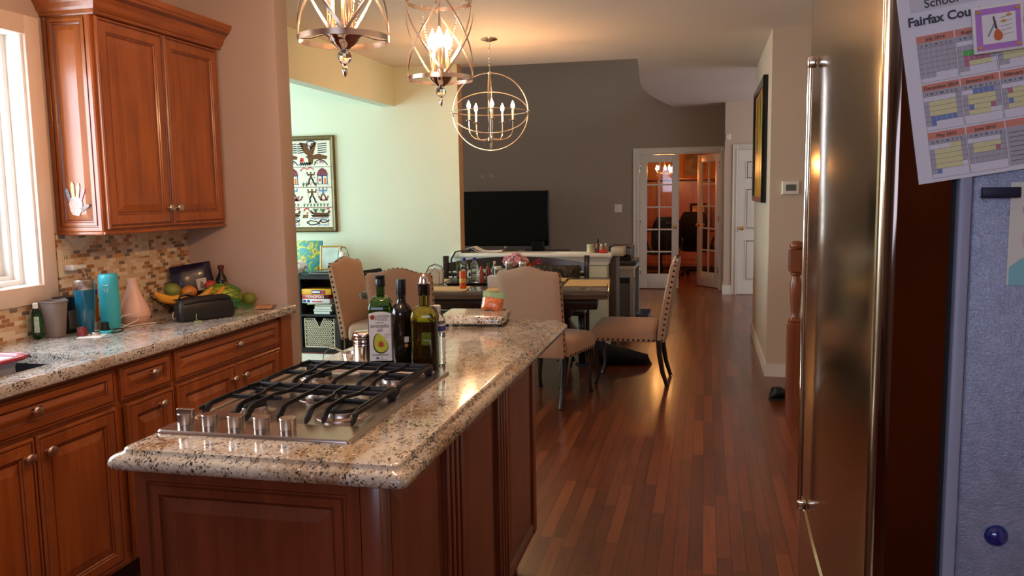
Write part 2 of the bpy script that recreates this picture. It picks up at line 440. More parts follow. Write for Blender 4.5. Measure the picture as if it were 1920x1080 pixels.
# soffit beam between dining room and sunroom
sbox('trim_beam', (-3.06, YD+.14, 2.325, -2.94, YB, ZC), M_wcream)
# dining back wall (part height opening to its right), family room side
sbox('wall_back', (-6, YB, 0, -2.30, YB+.13, ZC+.3), M_wcream)
sbox('trim_wall_end', (-2.2999, YB, .885, -2.296, YB+.13, ZC), wall_mat('wall_end_tan', (176, 132, 82)))  # thin skin colours the wall's end face tan, darker than the wall
# half wall
mb = MB(); mb.box(-2.30, YB+.01, 0, -1.02, YB+.13, .84); mb.box(-1.07, YB-.02, 0, -.89, YB+.16, .84)
struct(mb.build('wall_half', wall_mat('half_wall_paint', (200, 196, 168))))
def sweepx(mb, prof, x0, x1, mi=0):   # profile (y,z) closed, extruded in x
    mb.loft([[Vector((x0, y, z)) for y, z in prof], [Vector((x1, y, z)) for y, z in prof]], mi)
mb = MB()
mb.loft([rrect(-2.33-a, YB-.02-a, -.89+a, YB+.16+a, .005, z) for a, z in ((.0, .80), (.012, .803), (.014, .83), (.022, .842), (.03, .86), (.034, .868), (.045, .874), (.05, .885), (.05, .905), (.046, .91))])
struct(mb.build('trim_half_wall_cap', M_white))
sbox('baseboard_half_wall', (-1.085, YB-.035, 0, -.875, YB+.175, .12), M_white)
sbox('baseboard_back', (-6, YB-.015, 0, -1.08, YB, .12), M_white)
# family room far wall with the french door opening
FY = 12.65; DX0, DX1, DZ = -.985, .205, 2.03
mb = MB(); mb.box(-7, FY, 0, DX0, FY+.12, 5.2); mb.box(DX0, FY, DZ, DX1, FY+.12, 5.2); mb.box(DX1, FY, 0, 3.2, FY+.12, 5.2)
struct(mb.build('wall_far', M_wgray))
sbox('wall_family_left', (-7.1, YB+.13, 0, -7, FY, .9), M_wgray)
mb = MB(); mb.box(-7.1, YB+.13, 2.8, -7, FY, 5.2); mb.box(-7.1, YB+.13, .9, -7, 9.3, 2.8); mb.box(-7.1, 11.3, .9, -7, FY, 2.8)
struct(mb.build('wall_family_left', M_wgray))
sbox('wall_family_front', (-7, YB, 0, -6, YB+.13, 5.2), M_wgray)
sbox('wall_upper', (-7, 7.75, ZC+.3, 3.2, 7.88, 5.2), M_wgray)
# closet wall
sbox('wall_closet', (.25, 12.1, 0, 3.2, 12.2, ZC), M_whall)
sbox('wall_closet_return', (.25, 12.2, 0, .33, FY, ZC), M_wgray)
# hall wall stub with the picture / thermostat
sbox('wall_hall', (XH, 6.745, 0, 3.2, 8.82, ZC), M_whall)
sbox('baseboard_hall', (XH-.014, 6.731, 0, 3.2, 6.745, .10), M_white)
mb = MB(); mb.box(XH-.014, 6.745, 0, XH, 8.82, .10); struct(mb.build('baseboard_hall_side', M_white))
sbox('baseboard_closet', (.236, 12.086, 0, .36, 12.1, .13), M_white)
sbox('baseboard_closet_corner', (.236, 12.1, 0, .25, FY-.03, .13), M_white)
sbox('baseboard_far', (-7, FY-.014, 0, -1.09, FY, .12), M_white)
# walls around and behind the camera
sbox('wall_right', (1.15, -3.1, 0, 1.3, 3.4, ZC), M_wpink)
sbox('wall_stair', (2.4, 3.4, 0, 2.5, 6.745, ZC), M_whall)
mb = MB(); mb.box(-2.66, -1.8, 0, -1.4, -1.7, ZC); mb.box(.2, -1.8, 0, 1.15, -1.7, ZC); mb.box(-1.4, -1.8, 2.28, .2, -1.7, ZC); mb.box(-1.4, -1.8, 0, .2, -1.7, 1.42)
struct(mb.build('wall_rear', M_wpink))
mb = MB(); mb.box(1.3, 3.4, 0, 2.5, 3.5, ZC); struct(mb.build('wall_stair_front', M_whall))
# sunroom outer wall with window opening
mb = MB(); mb.box(-6, YD+.14, 0, -5.9, YB, .5); mb.box(-6, YD+.14, 2.5, -5.9, YB, ZC); mb.box(-6, YD+.14, .5, -5.9, 4.5, 2.5); mb.box(-6, 7.3, .5, -5.9, YB, 2.5)
struct(mb.build('wall_sunroom', M_wcream))

# backsplash tiles (thin real layer on the wall)
mb = MB(); t = .006
mb.box(XW, .2, .92, XW+t, 2.95, 1.055); mb.box(XW, 2.95, .92, XW+t, YD, 1.335)
struct(mb.build('trim_backsplash', M_tile), 'mosaic tile backsplash of cream and tan mini bricks')

# kitchen window: casing, stepped white frame, sash, panes
wn = MB()
def frame_ring(mb, x0, x1, y0, y1, z0, z1, w, mi=0, bev=.003):
    mb.box(x0, y0, z0, x1, y0+w, z1, mi, bev); mb.box(x0, y1-w, z0, x1, y1, z1, mi, bev)
    mb.box(x0, y0+w, z0, x1, y1-w, z0+w, mi, bev); mb.box(x0, y0+w, z1-w, x1, y1-w, z1, mi, bev)
frame_ring(wn, XW-.01, XW+.020, WY0-.07, WY1+.07, WZ0-.06, WZ1+.06, .075)
win = struct(wn.build('window_1', plain('window_casing_paint', (232, 208, 188), .4, var=.02)), 'white kitchen window over the sink')
wf = MB()
frame_ring(wf, -2.76, XW+.004, WY0, WY1, WZ0, WZ1, .016)
frame_ring(wf, -2.80, -2.73, WY0+.014, WY1-.014, WZ0+.014, WZ1-.014, .022)
frame_ring(wf, -2.83, -2.76, WY0+.034, WY1-.034, WZ0+.034, WZ1-.034, .018)
wf.build('window_frame', M_frame, win)
ws = MB()
for a, b in ((WY0+.05, 1.95), (1.96, WY1-.05)):
    frame_ring(ws, -2.83, -2.79, a, b, WZ0+.05, WZ1-.05, .045)
ws.box(-2.79, 1.93, WZ0+.05, -2.77, 1.98, WZ1-.05, bev=.003)
ws.build('window_sash', M_frame, win)
wg = MB(); wg.box(-2.815, WY0+.07, WZ0+.07, -2.811, WY1-.07, WZ1-.07); wg.build('window_pane', M_pane, win)
cr = MB(); cr.box(-2.75, 2.60, WZ0+.02, -2.70, 2.72, WZ0+.035, bev=.005); cr.tube([(-2.72, 2.66, WZ0+.035), (-2.70, 2.66, WZ0+.05), (-2.69, 2.60, WZ0+.055), (-2.688, 2.55, WZ0+.045)], .007)
cr.build('crank_handle', M_frame, win)

# patio door glass behind the camera & other far windows as plain frames
pd = MB(); frame_ring(pd, 0, .06, 0, 1.6, 1.42, 2.28, .04)
struct(pd.build('window_4', M_frame, loc=(.2, -1.72, 0), rot=PI/2))
def win_frame(name, x, y0, y1, z0, z1):
    mb = MB(); frame_ring(mb, x-.03, x+.03, y0, y1, z0, z1, .07); mb.box(x-.02, (y0+y1)/2-.03, z0, x+.02, (y0+y1)/2+.03, z1, bev=.003); return struct(mb.build(name, M_frame))
win_frame('window_2', -5.93, 4.5, 7.3, .5, 2.5); win_frame('window_3', -7.02, 9.3, 11.3, .9, 2.8)

# french doors
def casing(name, x0, x1, z1, y, w=.085):
    mb = MB()
    for a, b, t in ((0, w, .012), (.0, .03, .02), (w-.018, w, .016)):
        mb.box(x0-b, y-t, 0, x0-a, y, z1+b, bev=.003); mb.box(x1+a, y-t, 0, x1+b, y, z1+b, bev=.003); mb.box(x0-a, y-t, z1+a, x1+a, y, z1+b, bev=.003)
    return struct(mb.build(name, M_white))
casing('trim_french_casing', DX0, DX1, DZ, FY)
mb = MB(); mb.box(DX0, FY, 0, DX0+.012, FY+.12, DZ); mb.box(DX1-.012, FY, 0, DX1, FY+.12, DZ); mb.box(DX0+.012, FY, DZ-.012, DX1-.012, FY+.12, DZ); struct(mb.build('trim_french_jamb', M_white))
def french_leaf(name, loc, rot, w, mir, label):
    T = .035; h = DZ-.025; st = .105; tp = .11; bt = .22
    root = MB()
    sg = 1 if mir == 0 else -1
    def bx(mb, a, y0, z0, b, y1, z1, bev=.003):
        a, b = sorted((sg*a, sg*b)); mb.box(a, y0, z0, b, y1, z1, bev=bev)
    bx(root, 0, 0, 0, st, T, h); bx(root, w-st, 0, 0, w, T, h); bx(root, st, 0, 0, w-st, T, bt); bx(root, st, 0, h-tp, w-st, T, h)
    gw = w-2*st; bx(root, st+gw/2-.011, .004, bt, st+gw/2+.011, T-.004, h-tp)
    for k in range(1, 5):
        z = bt+(h-tp-bt)*k/5; bx(root, st, .004, z-.011, w-st, T-.004, z+.011)
    o = struct(root.build(name, M_white, loc=loc, rot=rot), label)
    g = MB(); bx(g, st, T/2-.002, bt, w-st, T/2+.002, h-tp, 0); g.build('glass_panes', M_pane, o)
    k = MB(); xk = sg*(w-.055)
    for s_, y_ in ((-1, 0), (1, T)):
        k.lathe([(.024, 0), (.024, .005), (.010, .008), (.009, .025), (.024, .035), (.028, .048), (.022, .060), (.004, .064)], n=16, T=tr(xk, y_, .93) @ rx(PI/2 if s_ < 0 else -PI/2))
    k.build('door_knob', M_brass, o)
    hg = MB()
    for z in (.22, 1.0, 1.8): hg.box(-.006 if sg > 0 else -.012, -.012, z, .012 if sg > 0 else .006, .002, z+.09, bev=.002)
    hg.build('hinge', M_nickel, o)
    return o
french_leaf('door_1', (DX0+.014, FY+.03, .01), 0, .578, 0, 'closed left leaf of the french doors with ten panes')
french_leaf('door_2', (DX1-.014, FY+.10, .01), -math.radians(56), .578, 1, 'right leaf of the french doors standing open into the office')
# closet door
cw, ch = .76, 2.03; cx0 = .435
mb = MB(); T = fy((cx0, 12.088, .012))
mb.box(cx0, 12.088, .012, cx0+cw, 12.10, ch)
for u0, u1, v0, v1 in [(a, b, c, d) for a, b in ((.10, .34), (.42, .66)) for c, d in ((.2, .78), (.92, 1.5), (1.62, 1.88))]:
    mb.panel(fy((cx0+u0, 12.088, v0)), u1-u0, v1-v0, [(0, .0), (.004, .006), (.014, .006), (.018, .0), (.026, .0), (.05, .006)])
cdr = struct(mb.build('door_3', M_white), 'white six panel closet door')
k = MB(); k.lathe([(.026, 0), (.026, .005), (.010, .008), (.009, .028), (.024, .038), (.029, .052), (.022, .064), (.004, .068)], n=16, T=tr(cx0+.06, 12.088, .94) @ rx(PI/2)); k.build('door_knob', M_brass, cdr)
casing('trim_closet_casing', cx0-.004, cx0+cw+.004, ch+.005, 12.1, .075)
casing('trim_closet_casing', cx0-.004, cx0+cw+.004, ch+.005, 12.1, .075) if False else None

# office beyond the french doors
mb = MB(); mb.box(-2.3, 16.3, 0, 1.8, 16.4, 2.6); struct(mb.build('wall_office_back', M_woff))
mb = MB(); mb.box(-2.4, FY+.12, 0, -2.3, 16.4, 2.6); struct(mb.build('wall_office_left', M_woff))
mb = MB(); mb.box(1.7, FY+.12, 0, 1.8, 16.4, 2.6); struct(mb.build('wall_office_right', M_woff))
sbox('ceiling_office', (-2.4, FY+.12, 2.6, 1.8, 16.4, 2.7), M_ceil)

# ================================================================== CABINETS
PD = [(0, 0), (0, .015), (.004, .020), (.010, .020), (.012, .0165), (.0155, .0165), (.018, .020), (.050, .020), (.053, .0165), (.057, .0165), (.061, .012), (.066, .0105), (.094, .018), (.097, .018)]
GD = (3, 4, 8, 10)
def sc_prof(k): return [(a*k, b) for a, b in PD]
def knob_mb(T, r=.016):
    mb = MB(); mb.lathe([(.007, 0), (.006, .004), (.0045, .010), (.006, .014), (r, .018), (r*1.03, .023), (r*.8, .028), (.002, .030)], n=18, T=T, sy=1.0); return mb
def door_front(parent, x, y0, y1, z0, z1, kn, k=1, name='door', hand='knob', dy=0):
    g = .002
    mb = MB(fx((x, y0+g, z0+g))); mb.panel(Matrix(), y1-y0-2*g, z1-z0-2*g, sc_prof(k), GD)
    o = mb.build(name, [M_cabh if name == 'drawer' else M_cab, M_glaze], parent, flat=True)
    kb = knob_mb(tr(x+.018, kn[0], kn[1]) @ ry(PI/2) @ Matrix.Diagonal((1, 1.35, 1, 1))); kb.build(hand, M_nickel, o)
    return o
XF = -2.10     # carcass face; fronts reach -2.08
def base_cab(name, label, y0, y1, hollow=False):
    c = thing(name, label, 'base cabinet', (0, 0, 0))
    c.location = (XW+.3, (y0+y1)/2, 0)
    off = Vector(c.location)
    mb = MB(tr(*(-off)))
    if hollow:
        mb.box(XW+.012, y0+.001, .11, XF-.02, y0+.016, .872); mb.box(XW+.012, y1-.016, .11, XF-.02, y1-.001, .872); mb.box(XW+.012, y0+.016, .11, XF-.02, y1-.016, .125); mb.box(XF-.02, y0+.001, .11, XF, y1-.001, .872)
    else: mb.box(XW+.012, y0+.001, .11, XF, y1-.001, .872, 0)
    mb.build('carcass', M_cab, c)
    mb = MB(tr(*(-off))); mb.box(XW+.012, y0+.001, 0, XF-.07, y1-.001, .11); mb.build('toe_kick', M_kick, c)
    return c, off
def place(o, off): o.location = Vector(o.location) - off; return o
def fronts(c, off, lst):
    for nm, y0, y1, z0, z1, kn, k in lst:
        place(door_front(c, XF, y0, y1, z0, z1, kn, k, nm), off)
c, off = base_cab('base_cabinet', 'sink base cabinet at the left edge, wide drawer front over two doors', 1.76, 2.552, True)
fronts(c, off, [('drawer', 1.78, 2.540, .735, .862, (2.164, .806), .62), ('door', 1.78, 2.160, .13, .722, (2.120, .662), 1), ('door', 2.163, 2.540, .13, .722, (2.206, .662), 1)])
c, off = base_cab('base_cabinet', 'narrow base cabinet with a single knob on drawer and door, between wider units', 2.554, 2.880)
fronts(c, off, [('drawer', 2.572, 2.870, .735, .862, (2.745, .806), .62)])
d = door_front(c, 0, 0, .290, 0, .592, (.195, .545), 1, 'door'); d.location = Vector((XF+.014, 2.578, .13)) - off; d.rotation_euler = (0, 0, .03)
c, off = base_cab('base_cabinet', 'far base cabinet by the wall end, wide drawer over two small doors', 2.882, 3.752)
fronts(c, off, [('drawer', 2.895, 3.738, .735, .862, (3.35, .806), .62), ('door', 2.895, 3.330, .13, .722, (3.295, .655), 1), ('door', 3.333, 3.738, .13, .722, (3.385, .655), 1)])
mb = MB(); mb.box(XW+.012, 3.754, 0, XF+.02, YD-.002, .872); tag(mb.build('filler_panel', M_cab), 'plain wooden filler strip closing the base cabinets to the wall', 'cabinet filler')

# upper cabinet
UX = -2.43; UY0, UY1, UZ0, UZ1 = 2.965, YD-.002, 1.335, 2.235
uc = thing('wall_cabinet', 'tall orange maple wall cabinet with two raised doors and crown, beside the window', 'wall cabinet', (XW+.12, 3.41, UZ0))
off = Vector(uc.location); To = tr(*(-off))
mb = MB(To); mb.box(XW+.002, UY0+.006, UZ0+.0, UX, UY1, UZ1); mb.build('carcass', M_cab, uc)
mb = MB(To @ fy((XW+.004, UY0+.006, UZ0+.002))); mb.panel(Matrix(), UX-XW-.004, UZ1-UZ0-.004, [(0, 0), (.0, .006), (.006, .010), (.020, .010), (.022, .006), (.026, .006), (.028, .010), (.040, .010), (.043, .006), (.047, .006), (.052, .003), (.075, .010), (.077, .010)], (3, 5, 7, 9)); mb.build('side_panel', [M_cab, M_glaze], uc, flat=True)
for y0, y1, kn in ((UY0+.012, 3.405, (3.375, 1.43)), (3.408, UY1-.02, (3.438, 1.43))):
    place(door_front(uc, UX, y0, y1, UZ0+.012, UZ1-.02, kn, 1.05), off)
cr = MB(To)
def crown(mb, prof, mi=0):
    loops = [[Vector((XW+.002, UY0-o, z)), Vector((UX+.018+o, UY0-o, z)), Vector((UX+.018+o, UY1, z))] for o, z in prof]
    R = [[mb.v(p) for p in lp] for lp in loops]
    for a in range(len(R)-1):
        for i in range(2): mb.f([R[a][i], R[a][i+1], R[a+1][i+1], R[a+1][i]], mi if a not in (1, 7) else 1)
    top = [R[-1][0], R[-1][1], R[-1][2], mb.v((XW+.002, UY1, prof[-1][1]))]; mb.f(top, mi)
    bot = [R[0][0], R[0][1], R[0][2], mb.v((XW+.002, UY1, prof[0][1]))]; mb.f(bot[::-1], mi)
crown(cr, [(0, 2.215), (.008, 2.215), (.010, 2.219), (.012, 2.229), (.020, 2.233), (.026, 2.243), (.034, 2.262), (.048, 2.280), (.062, 2.292), (.066, 2.296), (.066, 2.303), (.074, 2.307), (.078, 2.318), (.080, 2.33)])
cr.build('crown_molding', [M_cabh, M_glaze], uc, flat=True)
mb = MB(To); mb.box(UX-.004, UY0-.002, UZ0-.010, UX+.010, UY1, UZ0+.004, bev=.003); mb.box(XW+.002, UY0-.004, UZ0-.010, UX-.004, UY0+.012, UZ0+.004, bev=.002); mb.build('light_rail', M_cabh, uc)

# paper handprint taped to the cabinet side
hp = MB()
Th = fy((-2.600, UY0-.006, 1.40))
def blob(mb, pts, mi, T, t=.0012): mb.prism(pts, T, t, mi)
palm = [(.030, .012), (.060, .004), (.078, .030), (.082, .058), (.074, .078), (.050, .086), (.026, .080), (.016, .056), (.020, .030)]
blob(hp, [(u+.00, v) for u, v in palm], 0, Th)
def finger(u0, v0, ang, ln, w, mi):
    T = Th @ tr(u0, 0, v0) @ ry(ang); pts = [(-w/2, 0), (w/2, 0), (w*.5, ln*.8), (w*.25, ln), (-w*.25, ln), (-w*.5, ln*.8)]; hp.prism(pts, T, .0013, mi)
finger(.022, .070, -.28, .052, .015, 1); finger(.040, .080, -.04, .066, .016, 2); finger(.058, .080, .16, .062, .015, 3); finger(.072, .070, .42, .052, .014, 4); finger(.074, .030, 1.05, .044, .016, 5)
tag(hp.build('paper_hand', [plain('hand_paper_lilac', (206, 186, 178), .7, var=.25, scale=120), plain('hand_paper_blue', (140, 140, 150), .7, var=.4, scale=160), plain('hand_paper_green', (200, 214, 160), .7, var=.3, scale=160), plain('hand_paper_cream', (222, 196, 170), .7, var=.3, scale=160), plain('hand_paper_pink', (206, 160, 170), .7, var=.4, scale=160), plain('hand_paper_gray', (150, 140, 132), .7, var=.5, scale=160)]),
    'patterned paper cut-out of a hand stuck on the wall cabinet side', 'paper craft')

# left worktop with sink cut-out, built from front-to-back sections
def sect(y0, y1, x0, x1, front):
    if front: pr = [(x0, .88), (x1-.006, .88), (x1-.001, .884), (x1, .890), (x1, .908), (x1-.002, .915), (x1-.008, .92), (x0, .92)]
    else: pr = [(x0, .88), (x1, .88), (x1, .92), (x0, .92)]
    ct.loft([[Vector((x, y0, z)) for x, z in pr], [Vector((x, y1, z)) for x, z in pr]])
SX0, SX1, SY0, SY1 = -2.585, -2.165, 1.78, 2.50
ct = MB(); XC = -2.045
sect(-1.0, SY0, XW+.007, XC, True); sect(SY1, YD-.002, XW+.007, XC, True); sect(SY0, SY1, SX1, XC, True); sect(SY0, SY1, XW+.007, SX0, False)
tag(ct.build('worktop', M_gran2), 'pale speckled granite worktop running along the window wall', 'worktop')
mb = MB()
lp = [rrect(SX0-.01, SY0-.01, SX1+.01, SY1+.01, .03, .878), rrect(SX0, SY0, SX1, SY1, .04, .878), rrect(SX0+.004, SY0+.004, SX1-.004, SY1-.004, .05, .72), rrect(SX0+.03, SY0+.03, SX1-.03, SY1-.03, .05, .70), rrect(SX0-.0, SY0-.0, SX1+.0, SY1+.0, .05, .695), rrect(SX0-.01, SY0-.01, SX1+.01, SY1+.01, .03, .876)]
mb.loft(lp[:4], 0, (False, True)); tag(mb.build('sink_basin', plain('sink_steel', (110, 112, 122), .35, 1)), 'dark undermount sink basin set in the window wall worktop', 'sink')
# dish rack in sink: red rim tray with wires
t = thing('dish_rack', 'red rimmed dish rack resting over the sink', 'dish rack', (-2.37, 2.10, .92))
mb = MB(); R0 = rrect(-.20, -.20, .17, .19, .05, .036, 5); mb.tube(R0, .0085, 8, closed=True, sx=1.7); mb.build('red_rim', plain('red_plastic', (150, 32, 44), .3, coat=.3), t)
mb = MB(); mb.loft([rrect(-.19, -.19, .16, .18, .05, .034), rrect(-.17, -.17, .14, .16, .04, -.06), rrect(-.165, -.165, .135, .155, .04, -.055), rrect(-.185, -.185, .155, .175, .05, .034)], caps=(True, False)); mb.build('tray', plain('tray_gray_plastic', (176, 176, 190), .4), t)
mb = MB(); mb.tube([(-.20, .19, .012), (-.16, .26, .014), (.02, .305, .016), (.06, .30, .012), (.065, .26, .008), (.05, .16, .03)], .006); mb.build('handle', plain('plum_plastic', (116, 44, 84), .35), t)
mb = MB()
for k in range(7): mb.tube([(-.17+k*.05, -.17, -.04), (-.17+k*.05, -.16, .03), (-.17+k*.05, .16, .03), (-.17+k*.05, .17, -.04)], .002, 5)
mb.build('wires', plain('white_coated_wire', (230, 230, 235), .4), t)

# ---- outlets on the backsplash
def outlet(name, label, y, z, T=None, w=.075, h=.118, mat=None, switch=False, thing_=None):
    o = MB(T or fx((XW+.006, y-w/2, z-h/2))); mats = [mat or M_plate, M_black]
    o.panel(Matrix(), w, h, [(0, 0), (0, .003), (.004, .006), (.006, .006)])
    r = tag(o.build(name, mats, flat=True), label, 'wall plate')
    q = MB(T or fx((XW+.006, y-w/2, z-h/2)))
    if switch: q.box(w/2-.016, .006, h/2-.032, w/2+.016, .009, h/2+.032, 0, .002); q.build('rocker', mats, r)
    else:
        for zz in (h/2-.030, h/2+.008):
            q.box(w/2-.017, .006, zz, w/2+.017, .008, zz+.024, 0, .003)
            q.box(w/2-.008, .008, zz+.008, w/2-.005, .0083, zz+.018, 1); q.box(w/2+.005, .008, zz+.008, w/2+.008, .0083, zz+.018, 1)
        q.build('sockets', mats, r)
    return r
outlet('wall_outlet', 'almond outlet plate beside the window with a white plug-in', 2.985, 1.205)
outlet('wall_outlet', 'almond outlet plate under the wall cabinet', 3.50, 1.255)
pl = thing('plug_adapter', 'small white plug-in adapter in the outlet nearest the window', 'plug', (XW+.018, 2.985, 1.187))
mb = MB(); mb.box(-.003, -.014, -.012, .040, .014, .012, 0, .004); mb.box(.005, -.010, -.009, .036, .075, .009, 0, .004); mb.build('plug_body', M_frame, pl)
mb = MB(); mb.tube([(.012, .06, -.006), (.014, .085, -.03), (.012, .10, -.07), (.008, .10, -.13), (.006, .11, -.19), (.02, .12, -.258)], .0018, 6); mb.build('cord', M_frame, pl)

# unseen cabinet added behind the camera so the refrigerator edge reflects brown
pc = thing('reflection_cabinet', 'unseen tall maple cabinet added behind the camera for the refrigerator edge to reflect', 'pantry cabinet', (.69, -1.40, 0))
mb = MB(); mb.box(-.455, -.29, 0, .455, .26, 2.4); mb.build('carcass', M_cab, pc)
for a, b in ((.12, 1.30), (1.32, 2.36)):
    mb = MB(basis((-.435, .26, a), (1, 0, 0), (0, 1, 0), (0, 0, 1))); mb.panel(Matrix(), .87, b-a, sc_prof(1), GD); mb.build('door', [M_cab, M_glaze], pc, flat=True)

# ================================================================== ISLAND
IX0, IX1, IY0, IY1 = -1.25, -.655, 1.565, 3.17
isl = thing('kitchen_island', 'reddish maple kitchen island with raised end panel and fluted posts', 'kitchen island', (-.95, 2.35, 0))
off = Vector(isl.location); To = tr(*(-off))
mb = MB(To); mb.box(IX0+.012, IY0+.012, .11, IX1-.012, IY1, .872); mb.build('carcass', M_isl, isl)
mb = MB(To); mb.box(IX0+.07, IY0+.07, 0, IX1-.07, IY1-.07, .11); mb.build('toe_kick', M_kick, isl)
# near end: frame plate plus raised panel
PI_ = [(0, 0), (0, .012), (.030, .012), (.034, .008), (.038, .008), (.042, .012), (.060, .012), (.064, .006), (.069, .004), (.098, .011), (.101, .011)]
mb = MB(To @ fy((IX0, IY0+.012, .11))); mb.panel(Matrix(), .545, .762, PI_, (2, 4, 6, 7)); mb.build('end_panel', [M_isl, M_glaze], isl, flat=True)
mb = MB(To); mb.box(IX0+.545, IY0, .11, IX1-.002, IY0+.014, .872, bev=.004); mb.box(IX1-.014, IY0+.002, .11, IX1, IY0+.05, .872, bev=.004); mb.build('corner_post', M_isl, isl)
# long side: three panels with fluted posts between
for a, b in ((1.62, 1.995), (2.165, 2.545), (2.695, 3.12)):
    mb = MB(To @ fx((IX1-.014, a, .15))); mb.panel(Matrix(), b-a, .700, [(0, 0), (0, .012), (.004, .012), (.008, .004), (.016, .002), (.055, .010), (.058, .010)], (2, 3)); mb.build('side_panel', [M_isl, M_glaze], isl, flat=True)
for a, b in ((1.995, 2.165), (2.545, 2.695)):
    mb = MB(To); mb.box(IX1-.014, a, .11, IX1-.004, b, .872, bev=.002)
    n = 4
    for k in range(n):
        c_ = a+(b-a)*(k+.5)/n; mb.box(IX1-.006, c_-.011, .15, IX1+.004, c_+.011, .855, bev=.006)
    mb.build('fluted_post', M_isl, isl)
mb = MB(To); mb.box(IX1-.014, 3.12, .11, IX1, IY1, .872, bev=.003); mb.box(IX1-.014, 1.62, .11, IX1-.002, 3.12, .15, bev=.003); mb.box(IX1-.014, 1.62, .85, IX1-.002, 3.12, .872, bev=.003); mb.build('face_rail', M_isl, isl)
mb = MB()
EP = [(.030, .872), (.012, .873), (.004, .878), (0, .886), (0, .893), (.004, .901), (.011, .906), (.020, .908), (.0235, .911), (.026, .918), (.030, .9205), (.036, .921)]
CX0, CX1, CY0, CY1 = -1.292, -.583, 1.522, 3.552
mb.loft([rrect(CX0+i, CY0+i, CX1-i, CY1-i, .020, z, 6) for i, z in EP])
tag(mb.build('island_worktop', M_gran), 'thick ogee edged granite slab topping the island', 'worktop')

# ---- cooktop
KT = .921
ck = thing('gas_cooktop', 'stainless five burner gas cooktop set in the island', 'cooktop', (-1.01, 2.03, KT))
off = Vector(ck.location); To = tr(*(-off))
KX0, KX1, KY0, KY1 = -1.258, -.766, 1.660, 2.405
mb = MB(To)
L_ = [(0, 0, 0), (0, 0, .005), (.003, 0, .009), (.012, 0, .009)]
loops = [rrect(KX0+i, KY0+i, KX1-i, KY1-i, .010, KT+z) for i, _, z in L_]
loops += [rrect(KX0+.020, KY0+.105, KX1-.030, KY1-.022, .02, KT+.009), rrect(KX0+.026, KY0+.111, KX1-.036, KY1-.028, .02, KT+.002), rrect(KX0+.05, KY0+.14, KX1-.06, KY1-.05, .03, KT+.001)]
mb.loft(loops); mb.build('steel_tray', M_steel, ck)
BUR = [(-1.135, 1.885, .036), (-.885, 1.885, .045), (-1.02, 2.06, .050), (-1.135, 2.245, .045), (-.885, 2.245, .036)]
for bx_, by_, br in BUR:
    mb = MB(To @ tr(bx_, by_, KT)); mb.lathe([(br+.022, .0008), (br+.022, .003), (br+.004, .006), (br+.002, .014), (br, .017), (br*.6, .018)], n=28); b = mb.build('burner', M_steel, ck)
    mb = MB(To @ tr(bx_, by_, KT)); mb.lathe([(br*.92, .0175), (br*.95, .020), (br*.9, .025), (br*.2, .026)], n=28); mb.build('burner_cap', M_iron, b)
def grate(y0, y1, front):
    mb = MB(To); x0, x1 = KX0+.035, KX1-.045; z0, z1 = KT+.029, KT+.038; w = .0034
    d = 1 if front else -1; yb = y1 if front else y0; yf = y0 if front else y1
    def bar(pts, w=w, zt=z1):
        # vertical-section bar along pts given as (x,y,zbottom)
        loops = [[Vector((x-w, y, zb)), Vector((x+w, y, zb)), Vector((x+w*.7, y, zt_)), Vector((x-w*.7, y, zt_))] for x, y, zb, zt_ in pts]; mb.loft(loops)
    mb.box(x0, yb-.004, KT+.010, x1, yb+.004, z1-.001, bev=.002)
    ym = (y0+y1)/2
    n = 7
    for k in range(n):
        x = x0+.006+(x1-x0-.012)*k/(n-1)
        e = yf + d*(.0 if k in (0, 6) else .012*(k % 2))
        bend = .014*(1 if k in (1, 4) else -1 if k in (2, 5) else 0)
        bar([(x, yb, z0, z1), (x, ym+d*.06, z0, z1), (x+bend, ym+d*.02, z0+.001, z1+.002), (x+bend, e+d*.045, z0+.001, z1+.002), (x+bend, e+d*.018, z0-.020, z1-.003), (x+bend, e, KT+.004, KT+.018)])
    for xx in (x0+.01, x1-.01):
        mb.box(xx-.012, yb-.009, KT+.0025, xx+.012, yb+.009, z0, bev=.003)
        mb.loft([[Vector((xx-.004, yb-d*.01, z1)), Vector((xx+.004, yb-d*.01, z1)), Vector((xx+.004, yb-d*.01, KT+.02)), Vector((xx-.004, yb-d*.01, KT+.02))], [Vector((xx-.004, yb-d*.06, z1+.004)), Vector((xx+.004, yb-d*.06, z1+.004)), Vector((xx+.004, yb-d*.05, KT+.03)), Vector((xx-.004, yb-d*.05, KT+.03))]])
    mb.box(x0, ym-.004, z0-.006, x0+.15, ym+.004, z0+.006, bev=.002); mb.box(x1-.17, ym-.004, z0-.006, x1, ym+.004, z0+.006, bev=.002); mb.box(x0, yb-d*.045-.003, z0-.006, x1, yb-d*.045+.003, z0+.004, bev=.0015); mb.box(x0-.003, min(y0, y1), z0-.004, x0+.004, max(y0, y1), z1-.002, bev=.0015); mb.box(x1-.004, min(y0, y1), z0-.004, x1+.003, max(y0, y1), z1-.002, bev=.0015)
    # crown shaped uprights at the outer end
    if not front: mb.box(x0, yf-.004, KT+.006, x1, yf+.004, KT+.022, bev=.002)
    yb = yf if not front else yb
    for k in range(0 if front else 6):
        x = x0+.03+(x1-x0-.06)*k/5
        mb.loft([[Vector((x-.026, yb+d*.005, z0)), Vector((x+.026, yb+d*.005, z0)), Vector((x+.026, yb-d*.005, z0)), Vector((x-.026, yb-d*.005, z0))],
                 [Vector((x-.006, yb+d*.004, z1+.012)), Vector((x+.006, yb+d*.004, z1+.012)), Vector((x+.006, yb-d*.004, z1+.012)), Vector((x-.006, yb-d*.004, z1+.012))]])
    mb.build('grate', M_iron, ck)
grate(1.785, 2.055, True); grate(2.075, 2.362, True)
